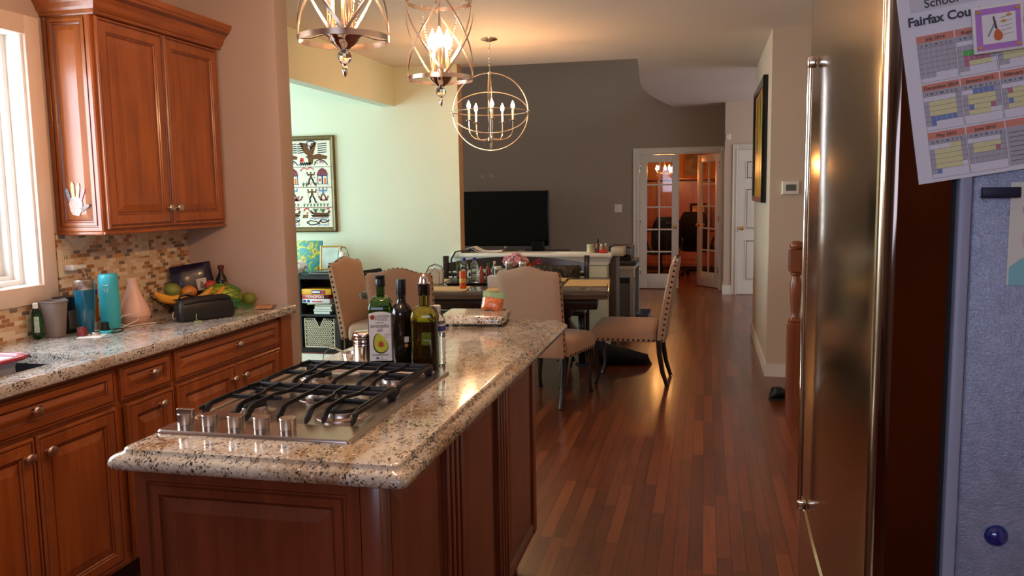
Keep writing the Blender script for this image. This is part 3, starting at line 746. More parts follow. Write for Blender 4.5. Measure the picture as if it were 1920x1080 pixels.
for i, x in enumerate((-1.203, -1.139, -1.071, -1.004, -.937)):
    mb = MB(To @ tr(x, 1.700, KT+.009)); mb.lathe([(.0195, 0), (.0195, .006), (.0165, .008), (.0165, .012), (.0195, .0125), (.0195, .034), (.0185, .036), (.002, .0365)], n=32, mis=[1, 1, 1, 1, 0, 0, 0]) if False else mb.lathe([(.0195, 0), (.0195, .006), (.0185, .0065), (.0185, .008), (.0200, .0085), (.0200, .032), (.0190, .034), (.002, .0345)], n=32)
    if i == 0: mb.box(-.0215, -.006, .022, .0215, .006, .044, bev=.002)
    mb.build('control_knob', M_steel, ck, ang=20)

# ---- bottles behind the cooktop
M_oliveg = glass('olive_green_glass', (150, 146, 40)); M_avog = glass('avocado_green_glass', (60, 112, 40)); M_darkg = plain('very_dark_glass', (26, 18, 8), .06, coat=.5, trans=.25)
M_oil = plain('olive_oil', (84, 62, 8), .05, trans=.6)
M_label = plain('label_white', (232, 230, 226), .5, var=.01); M_ink = plain('label_ink', (50, 46, 46), .6)
M_avo = plain('avocado_flesh', (196, 200, 60), .6, var=.08, scale=60); M_pit = plain('avocado_pit', (186, 84, 34), .5, var=.1); M_rind = plain('avocado_rind', (50, 66, 28), .6); M_orange = plain('logo_orange', (206, 84, 44), .5); M_blue = plain('label_blue', (50, 70, 150), .5)
def bottle_sq(mb, w, d, h1, rn, hn, top, r=.012, base=0):
    P = []
    P.append(rrect(-w+.006, -d+.006, w-.006, d-.006, r, base, 4)); P.append(rrect(-w, -d, w, d, r, base+.006, 4)); P.append(rrect(-w, -d, w, d, r, h1, 4))
    for k in range(1, 7):
        a = k/6; e = math.sin(a*PI/2); c_ = math.cos(a*PI/2)
        ww = rn+(w-rn)*c_; dd = rn+(d-rn)*c_; P.append(rrect(-ww, -dd, ww, dd, r+(rn-r)*a, h1+(hn-h1)*e, 4))
    P.append(rrect(-rn, -rn, rn, rn, rn, top, 4)); mb.loft(P)
bt = thing('oil_bottle', 'green avocado oil bottle with a white label, behind the cooktop', 'bottle', (-1.010, 2.462, KT), -.06+.35)
mb = MB(); bottle_sq(mb, .039, .039, .185, .0135, .232, .262, .010); mb.build('bottle_glass', M_avog, bt)
mb = MB(); bottle_sq(mb, .0365, .0365, .165, .030, .172, .173, .010, base=.003); mb.build('oil', M_oil, bt)
mb = MB(); mb.lathe([(.0155, .262), (.0158, .264), (.0158, .282), (.0148, .284), (.0148, .289), (.0155, .290), (.0152, .298), (.002, .299)], n=24); mb.build('screw_cap', M_black, bt)
lb = MB(); TL = fy((-.0355, -.0392, .028)); W_, H_ = .071, .158
lb.prism([(0, 0), (W_, 0), (W_, H_-.006)] + [(W_*(1-k/8), H_-.006+.006*math.sin(PI*k/8)) for k in range(1, 8)] + [(0, H_-.006)], TL, .0006, 0)
lb.prism([(0, 0), (.034, 0), (.034, H_-.006), (0, H_-.006)], basis((.0392, -.0355, .028), (0, 1, 0), (1, 0, 0), (0, 0, 1)), .0006, 0)
TI = TL @ tr(0, .0007, 0)
text_mesh('CHOSEN', .0115, TI @ tr(.020, 0, .139), 1, lb, align='LEFT'); text_mesh('FOODS', .0115, TI @ tr(.020, 0, .129), 1, lb)
text_mesh('100% PURE', .0055, TI @ tr(.034, 0, .1205), 1, lb, align='CENTER')
text_mesh('avocado', .0175, TI @ tr(.034, 0, .107), 1, lb, align='CENTER'); text_mesh('oil', .0165, TI @ tr(.034, 0, .094), 1, lb, align='CENTER')
lb.lathe([(.008, 0), (.008, .0004), (.001, .0004)], n=12, mi=2, T=TI @ tr(.0115, 0, .140) @ rx(-PI/2)); lb.lathe([(.0045, 0), (.0045, .0007), (.001, .0007)], n=10, mi=3, T=TI @ tr(.0115, 0, .140) @ rx(-PI/2)); lb.lathe([(.0022, 0), (.0022, .001), (.0005, .001)], n=8, mi=2, T=TI @ tr(.0115, 0, .140) @ rx(-PI/2))
def egg(cu, cv, a, b, ang, n=28):
    P = []
    for k in range(n):
        t = 2*PI*k/n; rr = 1+.22*math.cos(t-PI/2)*-1; u = a*math.cos(t)*(1-.28*math.sin(t)); v_ = b*math.sin(t)
        P.append((cu+u*math.cos(ang)-v_*math.sin(ang), cv+u*math.sin(ang)+v_*math.cos(ang)))
    return P
lb.prism(egg(.033, .056, .0225, .033, .28), TI, .0003, 4); lb.prism(egg(.0345, .0575, .0200, .030, .28), TI, .0006, 5); lb.prism(egg(.036, .054, .0085, .0100, .2), TI, .0010, 6)
for v_ in (.0205, .0170): lb.prism([(.008, v_), (.060, v_), (.060, v_+.0012), (.008, v_+.0012)], TI, .0002, 1)
for k in range(3): lb.prism([(.047, .084-.0045*k), (.067-.003*k, .084-.0045*k), (.067-.003*k, .0852-.0045*k), (.047, .0852-.0045*k)], TI, .0002, 2)
lb.prism([(.020, .006), (.028, .006), (.028, .012), (.020, .012)], TI, .0004, 7); lb.lathe([(.0032, 0), (.0032, .0004), (.0024, .0004)], n=12, mi=1, T=TI @ tr(.037, 0, .009) @ rx(-PI/2), caps=(False, False))
lb.prism([(.016, .0022), (.054, .0022), (.054, .0034), (.016, .0034)], TI, .0002, 1)
lb.build('label', [M_label, M_ink, M_orange, M_rind, M_rind, M_avo, M_pit, M_blue], bt, flat=True)

bt = thing('oil_bottle', 'slim near-black bottle standing between the avocado oil and the olive oil decanter', 'bottle', (-.936, 2.452, KT), .15)
mb = MB(); mb.lathe([(.030, 0), (.0355, .004), (.036, .02), (.036, .165), (.0355, .180), (.032, .194), (.024, .204), (.0165, .212), (.0145, .225), (.0142, .246)], n=32); mb.build('bottle_glass', M_darkg, bt)
mb = MB(); mb.lathe([(.0152, .236), (.0155, .238), (.0155, .284), (.0145, .287), (.002, .2872)], n=24); mb.build('capsule', M_black, bt)
mb = MB(); T = tr(0, 0, 0) @ rz(.55)
mb.prism([(-.006, .090), (.008, .090), (.008, .108), (-.006, .108)], fy((0, -.0358, 0)) if False else T @ fy((0, -.0362, 0)), .0008, 0); mb.lathe([(.006, 0), (.006, .0008), (.001, .0008)], n=12, mi=1, T=T @ fy((0, -.0362, .080)) @ rx(-PI/2)); mb.build('sticker', [M_label, plain('seal_gold', (196, 140, 70), .4)], bt, flat=True)

bt = thing('oil_decanter', 'square shouldered olive oil decanter with a chrome pourer, rightmost of the dark bottles', 'bottle', (-.857, 2.445, KT), .12); bt.scale = (1.14, 1.0, 1)
mb = MB(); bottle_sq(mb, .0365, .0365, .165, .0145, .205, .262, .014); mb.build('bottle_glass', M_oliveg, bt)
mb = MB(); bottle_sq(mb, .0342, .0342, .150, .030, .156, .157, .012, base=.003); mb.build('oil', M_oil, bt)
mb = MB(); mb.lathe([(.0165, .238), (.0168, .240), (.0168, .268), (.0185, .270), (.0185, .2735), (.017, .275)], n=24); mb.build('neck_ring', M_darkg, bt)
mb = MB(); mb.lathe([(.0185, .2725), (.0185, .276), (.013, .277), (.012, .288), (.009, .297), (.004, .303), (.001, .305)], n=20, sy=.8); mb.build('pourer', M_chrome, bt)

bt = thing('water_bottle', 'small clear plastic water bottle with blue label, right of the oil decanter', 'bottle', (-.838, 2.505, KT), 0); bt.scale = (.92, .92, 1)
mb = MB()
pr = [(.020, 0), (.029, .004), (.031, .012)]
for k in range(9): pr += [(.0315 if k % 2 else .0295, .018+.009*k)]
pr += [(.030, .102), (.031, .106), (.031, .140), (.029, .150), (.022, .168), (.013, .180), (.0125, .190)]
mb.lathe(pr, n=28); mb.build('bottle_body', M_clear, bt)
mb = MB(); mb.lathe([(.0315, .112), (.0318, .114), (.0318, .138), (.0315, .140)], n=28, caps=(False, False)); mb.lathe([(.0319, .117), (.0321, .118), (.0321, .133), (.0319, .134)], n=28, mi=1, caps=(False, False)); mb.build('label', [M_label, M_blue], bt)
mb = MB(); mb.lathe([(.0145, .182), (.0150, .183), (.0150, .196), (.013, .198), (.002, .1982)], n=20); mb.build('screw_cap', M_paper, bt)

bt = thing('steel_canister', 'ribbed stainless shaker can left of the avocado oil bottle', 'canister', (-1.086, 2.500, KT), 0); bt.scale = (1.18, 1.18, 1)
mb = MB(); mb.lathe([(.030, 0), (.032, .002), (.032, .062), (.033, .064), (.033, .067), (.032, .069), (.032, .074), (.033, .076), (.033, .079), (.032, .081), (.032, .090), (.0335, .092), (.0335, .100), (.031, .106), (.024, .110), (.002, .111)], n=32); mb.build('canister_body', M_chrome, bt)
t = thing('measuring_cups', 'steel measuring cup lying behind the shaker can, curved handles reaching left', 'measuring cups', (-1.150, 2.53, KT), 0)
mb = MB(); mb.lathe([(.020, .0), (.026, .003), (.030, .030), (.032, .031), (.029, .030), (.024, .006), (.002, .005)], n=24); mb.build('cup', M_chrome, t)
mb = MB(); up = [Vector((-.03, 0, .030)), Vector((-.05, -.015, .045)), Vector((-.066, -.03, .046)), Vector((-.076, -.045, .034)), Vector((-.078, -.052, .004))]
mb.band(up, [(0, -.3, 1), (-.2, -.3, 1), (-.6, -.4, .7), (-1, -.4, .2), (-1, -.4, 0)], .014, .002); mb.band([Vector((-.02, -.01, .034)), Vector((-.06, -.02, .053)), Vector((-.10, -.03, .068))], [(0, 0, 1)]*3, .008, .002); mb.build('handle', M_chrome, t)

# granite serving board with rubber feet and the snack packet
bd = thing('granite_board', 'small granite serving board on rubber feet at the far end of the island', 'serving board', (-.955, 3.39, KT), .10)
mb = MB(); mb.loft([rrect(-.135+i, -.12+i, .135-i, .12-i, .012, z) for i, z in ((.004, .012), (0, .016), (0, .042), (.003, .046), (.01, .047))]); mb.build('board_slab', M_gran, bd)
for a in (-1, 1):
    for b in (-1, 1):
        mb = MB(tr(a*.112, b*.10, 0)); mb.lathe([(.012, 0), (.013, .003), (.012, .012)], n=14); mb.build('rubber_foot', M_rubber, bd)
pk = thing('food_packet', 'clear food packet with green top flap and orange contents, on the granite board', 'food packet', (-.90, 3.44, KT+.047), .25)
mb = MB()
def pil(mb, w, h, d, mi, T, z0=0, n=9, amp=.006, seed=1):
    rnd = random.Random(seed); g = []
    for i in range(n):
        row = []
        for j in range(n):
            u = i/(n-1)*2-1; v_ = j/(n-1)*2-1; t_ = d*math.sqrt(max(0, (1-u**4)*(1-v_**4)))+.0015
            row.append((u*w/2, t_/2+rnd.uniform(-amp, amp)*(1-abs(u))*(1-abs(v_)), (v_+1)/2*h+z0))
        g.append(row)
    A = [[mb.v(T @ Vector(p)) for p in r] for r in g]; B = [[mb.v(T @ Vector((p[0], -p[1], p[2]))) for p in r] for r in g]
    for i in range(n-1):
        for j in range(n-1):
            mb.f([A[i][j], A[i+1][j], A[i+1][j+1], A[i][j+1]], mi); mb.f([B[i][j], B[i][j+1], B[i+1][j+1], B[i+1][j]], mi)
    for i in range(n-1):
        mb.f([A[i][0], B[i][0], B[i+1][0], A[i+1][0]], mi); mb.f([A[i][-1], A[i+1][-1], B[i+1][-1], B[i][-1]], mi); mb.f([A[0][i], A[0][i+1], B[0][i+1], B[0][i]], mi); mb.f([A[-1][i], B[-1][i], B[-1][i+1], A[-1][i+1]], mi)
TP = rx(-.45) @ ry(.16)
pil(mb, .094, .060, .05, 0, TP, seed=3); mb.build('packet_body', plain('packet_orange_contents', (196, 108, 62), .15, coat=.6, var=.35, scale=70), pk)
mb = MB(); pil(mb, .096, .032, .012, 0, TP, z0=.055, amp=.003, seed=4); mb.build('packet_flap', plain('packet_green_film', (126, 160, 118), .2, coat=.5, var=.1), pk)

# ================================================================== WALL COUNTER ITEMS
CT = .92
def t_(name, label, cat, x, y, z=CT, rot=0, s=(1, 1, 1)):
    o = thing(name, label, cat, (x, y, z), rot); o.scale = s; return o
t = t_('soap_bottle', 'small green dish soap bottle with white cap beside the gray bin', 'bottle', -2.610, 2.765, s=(.74, .74, .92))
mb = MB(); mb.lathe([(.022, 0), (.026, .004), (.028, .02), (.027, .07), (.026, .10), (.022, .12), (.014, .132), (.012, .138)], n=24, sy=.8); mb.build('bottle_body', glass('dish_soap_green', (40, 150, 60)), t)
mb = MB(); mb.lathe([(.0135, .134), (.0145, .136), (.0135, .156), (.010, .158), (.001, .158)], n=16); mb.build('cap', M_paper, t)
mb = MB(); mb.prism([(-.012, .03), (.014, .03), (.014, .10), (-.010, .10)], rz(.7) @ fy((0, -.0262, 0)), .001); mb.build('label', plain('soap_label', (170, 190, 170), .5, var=.3, scale=90), t, flat=True)
t = t_('plastic_bin', 'taupe tapered plastic waste bin on the counter', 'bin', -2.570, 2.815, s=(.70, .62, .90))
mb = MB(); mb.loft([rrect(-.048, -.04, .048, .04, .03, 0, 5), rrect(-.052, -.044, .052, .044, .03, .004, 5), rrect(-.071, -.060, .071, .060, .036, .160, 5), rrect(-.075, -.064, .075, .064, .038, .160, 5), rrect(-.075, -.064, .075, .064, .038, .166, 5), rrect(-.069, -.058, .069, .058, .034, .166, 5), rrect(-.050, -.042, .050, .042, .028, .006, 5)]); mb.build('bin_body', plain('taupe_plastic', (126, 110, 102), .5), t)
t = t_('radio', 'dark boxy radio half hidden behind the gray bin', 'radio', -2.600, 2.925, s=(.75, .60, .92))
mb = MB(); mb.box(-.05, -.075, .003, .05, .075, .165, bev=.006); mb.build('radio_body', M_black, t)
mb = MB(); mb.box(.0505, -.07, .02, .053, .07, .105, bev=.001); mb.box(-.04, -.0775, .02, .04, -.0755, .105, bev=.0005); mb.build('speaker_grille', plain('radio_grille', (98, 88, 80), .6, var=.3, scale=150), t)
mb = MB()
for a in (-1, 1): mb.box(-.04, a*.06-.01, 0, .04, a*.06+.01, .003)
mb.build('foot', M_rubber, t)
t = t_('tumbler', 'blue translucent travel tumbler with steel collar', 'tumbler', -2.500, 2.91)
mb = MB(); mb.lathe([(.024, 0), (.027, .003), (.030, .03), (.036, .10), (.039, .165), (.040, .185)], n=28); mb.build('cup_body', plain('blue_tumbler_plastic', (20, 110, 140), .12, trans=.45, coat=.5), t)
mb = MB(); mb.lathe([(.0405, .185), (.0415, .187), (.0405, .222), (.038, .225), (.002, .2255)], n=28); mb.build('lid', M_steel, t)
t = t_('wipes_canister', 'orange and blue wipes canister standing behind the tumblers', 'canister', -2.588, 3.040, s=(.70, .70, .94))
mb = MB(); mb.lathe([(.044, 0), (.046, .003), (.046, .03), (.046, .155), (.046, .175), (.044, .178)], n=28, mis=[0, 0, 1, 2, 2]); mb.build('canister_body', [M_paper, plain('wipes_orange', (214, 130, 40), .4, var=.25, scale=40), plain('wipes_blue', (44, 66, 150), .4)], t)
mb = MB(); mb.lathe([(.047, .178), (.047, .202), (.043, .207), (.002, .208)], n=28); mb.build('lid', plain('wipes_lid', (200, 192, 190), .4), t)
t = t_('candle_jar', 'small square glass jar of red candle wax', 'candle', -2.468, 2.845, s=(.72, .72, .9))
mb = MB(); mb.box(-.021, -.021, 0, .021, .021, .044, bev=.004); mb.build('jar', M_clear, t); mb = MB(); mb.box(-.0175, -.0175, .004, .0175, .0175, .034, bev=.003); mb.build('wax', plain('red_wax', (168, 50, 56), .4, var=.15), t)
t = t_('bottle_lid', 'small round steel lid lying beside the red candle jar', 'lid', -2.425, 2.868, s=(.85, .85, .85))
mb = MB(); mb.lathe([(.019, 0), (.021, .002), (.021, .016), (.019, .018), (.002, .018)], n=24); mb.build('lid_body', M_nickel, t)
t = t_('water_flask', 'tall turquoise insulated water flask', 'flask', -2.488, 3.040, s=(.94, .94, .915))
mb = MB(); mb.lathe([(.038, 0), (.042, .004), (.0425, .02), (.0425, .240), (.041, .252), (.036, .258), (.033, .2585), (.001, .259)], n=36); mb.build('flask_body', plain('turquoise_paint', (60, 176, 190), .35, var=.02), t)
mb = MB(); TE = rz(.42) @ fy((0, -.0432, .180)); mb.prism([(-.010, .027), (.010, .027), (.010, .031), (-.010, .031)], TE, .0004)
for pts_ in (((-.011, .014), (-.008, .007), (-.003, .014)), ((.001, .014), (.005, .006), (.010, .014)), ((-.008, .007), (-.007, -.002), (-.004, -.004)), ((.005, .006), (.004, -.002), (.000, -.006))):
    for (a0, b0), (a1, b1) in zip(pts_[:-1], pts_[1:]): mb.prism([(a0-.0008, b0), (a0+.0008, b0), (a1+.0008, b1), (a1-.0008, b1)], TE, .0004)
if True: pass
NOP = 0; mb.build('emblem', M_paper, t, flat=True)
t = t_('flask_lid', 'turquoise and black flask lid with carry loop lying before the tall flask', 'lid', -2.432, 2.935, s=(.9, .9, .95))
mb = MB(); mb.lathe([(.034, 0), (.036, .002), (.036, .010), (.034, .012), (.02, .012)], n=28); mb.build('lid_base', MATS['turquoise_paint'], t)
mb = MB(); mb.lathe([(.022, .0125), (.022, .018), (.017, .020), (.016, .046), (.014, .048), (.001, .048)], n=20); mb.build('stopper', M_black, t)
mb = MB(); mb.tube([Vector((.052+.028*math.cos(a), .014+.020*math.sin(a), .010+.006*math.sin(a))) for a in [2*PI*k/20 for k in range(20)]], .0035, 6, closed=True); mb.build('carry_loop', M_rubber, t)
t = t_('paper_napkin', 'white paper napkin under the flask lid', 'napkin', -2.45, 2.90, CT, .4)
mb = MB(); mb.box(-.045, -.10, 0, .045, .10, .0012); mb.build('sheet', M_paper, t)
t.location.z = CT
t = t_('diffuser', 'pale pink onion shaped aroma diffuser', 'diffuser', -2.480, 3.18, s=(.88, .88, .98))
mb = MB(); mb.lathe([(.055, 0), (.066, .003), (.074, .014), (.0775, .034), (.0775, .036)], n=40); mb.build('diffuser_base', plain('blush_plastic_base', (206, 158, 136), .35), t)
mb = MB(); mb.lathe([(.0775, .037), (.075, .056), (.066, .082), (.050, .112), (.036, .142), (.027, .172), (.0235, .196), (.026, .204), (.022, .206), (.018, .200)], n=40); mb.build('diffuser_cover', plain('blush_plastic', (222, 178, 158), .3, var=.03), t)
mb = MB(); mb.lathe([(.004, 0), (.004, .004), (.001, .005)], n=10, T=tr(.052, -.045, .056) @ rz(-.7) @ ry(1.2)); mb.build('button', M_leg, t)
t = t_('power_cord', 'cream power cord looping in front of the pink diffuser', 'cord', -2.41, 3.10)
mb = MB(); mb.tube([(.03, .09, .004), (.0, .06, .004), (-.02, -.02, .004), (-.06, -.05, .02), (-.05, -.02, .05), (-.01, .02, .055), (.01, .0, .03), (-.03, -.06, .004), (-.09, -.06, .004)], .003, 6); mb.build('cord_body', plain('cream_cord', (222, 206, 186), .4), t)
t = t_('toiletry_bag', 'black zipped pouch lying at the front of the worktop', 'pouch', -2.235, 3.345, CT, 1.02, s=(1, 1, 1.12))
mb = MB()
mb.loft([rrect(-.135+i, -.042+j, .135-i, .042-j, .022, z, 4) for i, j, z in ((.012, .010, 0), (.002, .002, .008), (0, 0, .03), (.004, .004, .062), (.014, .012, .086), (.03, .022, .094), (.05, .032, .097))]); mb.build('pouch_body', M_leather, t)
mb = MB(); mb.tube([(-.11, -.038, .074), (-.05, -.042, .082), (.06, -.040, .084), (.11, -.034, .080)], .004, 6); mb.tube([(-.12, 0, .085), (-.11, .0, .104), (-.08, 0, .106), (-.05, 0, .098)], .005, 6); mb.build('zip', M_blackg, t)
mb = MB(); mb.tube([(-.137, -.02, .04), (-.160, -.03, .045), (-.162, -.03, .02), (-.137, -.02, .02)], .004, 6); mb.build('metal_loop', M_chrome, t)
mb = MB(); mb.box(-.075, -.060, 0, -.045, -.044, .004, bev=.001); mb.tube([(-.06, -.045, .03), (-.065, -.052, .012), (-.06, -.052, .003)], .002, 5); mb.build('zip_pull', plain('pull_tag', (150, 160, 110), .5), t)

# fruit bowl with contents
t = t_('fruit_basket', 'dark wire fruit basket in the counter corner', 'fruit basket', -2.475, 3.585)
mb = MB()
for k in range(7):
    r_ = .085+.012*k; mb.tube([(r_*math.cos(a)*1.2, r_*math.sin(a), .008+.011*k) for a in [2*PI*i/32 for i in range(32)]], .0022 if k < 6 else .0035, 5, closed=True)
for i in range(16):
    a = 2*PI*i/16; mb.tube([(.083*math.cos(a)*1.2, .083*math.sin(a), .006), (.125*math.cos(a)*1.2, .125*math.sin(a), .05), (.158*math.cos(a)*1.2, .158*math.sin(a), .075)], .002, 5)
mb.lathe([(.09, .0), (.092, .002), (.088, .005), (.001, .005)], n=32, T=Matrix.Diagonal((1.2, 1, 1, 1))); mb.build('wire_basket', M_black, t)
M_mango = plain('mango_skin', (170, 124, 50), .4, var=.35, scale=9); M_mgreen = plain('mango_green_skin', (120, 128, 52), .4, var=.35, scale=9); M_ban = plain('banana_skin', (226, 158, 48), .5, var=.1, scale=14)
def fruit(name, label, cat, x, y, z, r, mat, T=None, n=20, fn=None, stem=True, kind='stem', stemT=None):
    o = t_(name, label, cat, x, y, z); m = MB(); m.ell((0, 0, 0), *r, n=n, m=14, T=T, fn=fn); m.build('flesh' if False else 'skin', mat, o)
    if stem: m = MB(); TT = (T or Matrix()); m.tube([TT @ Vector((r[0]*.93, 0, 0)), TT @ Vector((r[0]*1.06, 0, .002))], .003, 6); m.build('stem', M_leg, o)
    return o
fruit('mango', 'large green and orange mango at the back left of the basket', 'mango', -2.525, 3.53, CT+.105, (.048, .037, .037), M_mgreen, rz(.8) @ ry(.5))
fruit('mango', 'orange mango in the middle of the basket against the dark packet', 'mango', -2.455, 3.555, CT+.098, (.038, .031, .030), plain('mango_orange_skin', (200, 124, 48), .4, var=.2, scale=9), rz(.9))
fruit('apple', 'red apple tucked above the black pouch', 'apple', -2.430, 3.70, CT+.110, (.032, .032, .029), plain('apple_red', (190, 60, 44), .35, var=.3, scale=20), None)
def banana(label, x, y, z, T, ln=.19, r=.018):
    o = t_('banana', label, 'banana', x, y, z); m = MB(T); pts = []; rs = []
    for k in range(13):
        a = -0.75+1.5*k/12; R_ = ln/1.5; pts.append((R_*math.sin(a), 0, R_*(1-math.cos(a)))); e = min(k, 12-k)/3; rs.append(r*min(1, .35+.65*e/1.0 if e < 1 else 1))
    m.tube(pts, r, 7, rs=rs); m.build('peel', M_ban, o)
    m = MB(T); m.tube([pts[-1], (pts[-1][0]+.016, 0, pts[-1][2]+.016)], .005, 6); m.build('stem', plain('banana_stem', (120, 96, 40), .6), o); return o
banana('banana at the front left of the basket, tip pointing to the diffuser', -2.475, 3.43, CT+.075, rz(.95) @ rx(.25) @ ry(.18), .17, .021)
banana('second banana of the bunch, stem up behind the black pouch', -2.385, 3.545, CT+.072, rz(.95) @ rx(.5) @ ry(-.5), .16, .016)
banana('third banana, mostly hidden behind the black pouch', -2.35, 3.60, CT+.066, rz(1.25) @ rx(.5) @ ry(-.6), .15, .015)
pk = t_('foil_packet', 'navy foil packet with a small label, standing in the corner', 'packet', -2.515, 3.705, CT+.035, 0)
mb = MB(); TP = rz(-.25+1.0) @ rx(-.22) @ ry(-.12); pil(mb, .20, .19, .055, 0, TP, seed=8, amp=.005); mb.build('pouch', plain('navy_foil', (34, 30, 52), .3, coat=.3, var=.2), pk)
mb = MB(); mb.prism([(.01, .045), (.060, .045), (.060, .105), (.01, .105)], TP @ tr(0, -.030, 0) @ Matrix.Diagonal((1, -1, 1, 1)), .0012, 0); mb.prism([(.022, .055), (.050, .055), (.040, .088), (.030, .092)], TP @ tr(0, -.0315, 0) @ Matrix.Diagonal((1, -1, 1, 1)), .0008, 1); mb.build('label', [plain('packet_label', (196, 184, 170), .5), plain('packet_label_print', (110, 104, 100), .5)], pk, flat=True)
bt = t_('sauce_bottle', 'dark bottle with red neck behind the netted melon', 'bottle', -2.432, 3.800, CT)
mb = MB(rx(-.0)); mb.lathe([(.026, 0), (.030, .004), (.030, .125), (.026, .142), (.013, .165), (.011, .180)], n=24); mb.build('bottle_body', M_darkg, bt)
mb = MB(); mb.lathe([(.0115, .170), (.012, .188), (.016, .190), (.016, .205), (.014, .207), (.001, .207)], n=18); mb.build('cap', plain('maroon_cap', (96, 30, 28), .4), bt)
gt = t_('melon', 'green and yellow melon wrapped in green net beside the basket', 'melon', -2.350, 3.670, CT+.0645)
mb = MB(); mb.ell((0, 0, 0), .098, .066, .062, n=28, m=16, T=rz(.25) @ ry(.06)); mb.build('rind', plain('melon_rind', (150, 158, 40), .4, var=.45, scale=6), gt)
mb = MB()
for k in range(12):
    a = 2*PI*k/12; pts = []
    for i in range(15):
        th = -1.2+2.4*i/14; ph = a+th*.8; pts.append(rz(.25) @ Vector((.102*math.sin(th), .069*math.cos(th)*math.cos(ph), .064*math.cos(th)*math.sin(ph))))
    mb.tube(pts, .0013, 4)
    pts = []
    for i in range(15):
        th = -1.2+2.4*i/14; ph = a-th*.8; pts.append(rz(.25) @ Vector((.102*math.sin(th), .069*math.cos(th)*math.cos(ph), .064*math.cos(th)*math.sin(ph))))
    mb.tube(pts, .0013, 4)
# loose end of the net bag
g0 = [(.06, -.03, -.02), (.09, -.02, -.03), (.13, -.01, -.05), (.15, .0, -.06)]
for k in range(9): a = -.5+k*.125; mb.tube([(.05, -.05+.01*k, -.03), (.10, -.045+.012*k, -.045), (.135, -.06+.018*k, -.0605)], .0013, 4)
mb.build('green_net', plain('green_net_plastic', (40, 130, 60), .4), gt)
mb = MB(); pil(mb, .08, .055, .03, 0, tr(.06, -.035, -.061) @ rz(.4), seed=5, amp=.004); mb.build('net_bag_tail', plain('green_net_film', (40, 112, 56), .4, var=.2), gt)
fruit('mango', 'olive green mango at the right end beyond the netted melon', 'mango', -2.275, 3.79, CT+.036, (.040, .034, .035), M_mgreen, rz(.3))
t = t_('paper_bag', 'crumpled brown paper at the far end of the worktop', 'paper', -2.150, 3.735, CT, .3, s=(.8, .8, .8))
mb = MB(); n = 9; rnd = random.Random(4); g = [[mb.v(((i/(n-1)-.5)*.10, (j/(n-1)-.5)*.17, .002+.020*(i/(n-1)*0+1)*abs(math.sin(i*1.7+j))*(1-abs(j/(n-1)-.5)*1.6))) for j in range(n)] for i in range(n)]
for i in range(n-1):
    for j in range(n-1): mb.f([g[i][j], g[i+1][j], g[i+1][j+1], g[i][j+1]])
o = mb.build('paper_sheet', plain('kraft_paper', (196, 140, 104), .8), t); o.modifiers.new('s', 'SOLIDIFY').thickness = .0008
t = t_('glass_ornament', 'small clear glass trinket between the diffuser and the basket', 'ornament', -2.55, 3.37)
mb = MB(); mb.lathe([(.014, 0), (.016, .003), (.006, .010), (.005, .022), (.015, .034), (.017, .044), (.012, .054), (.003, .058)], n=18); mb.build('trinket', M_clear, t)

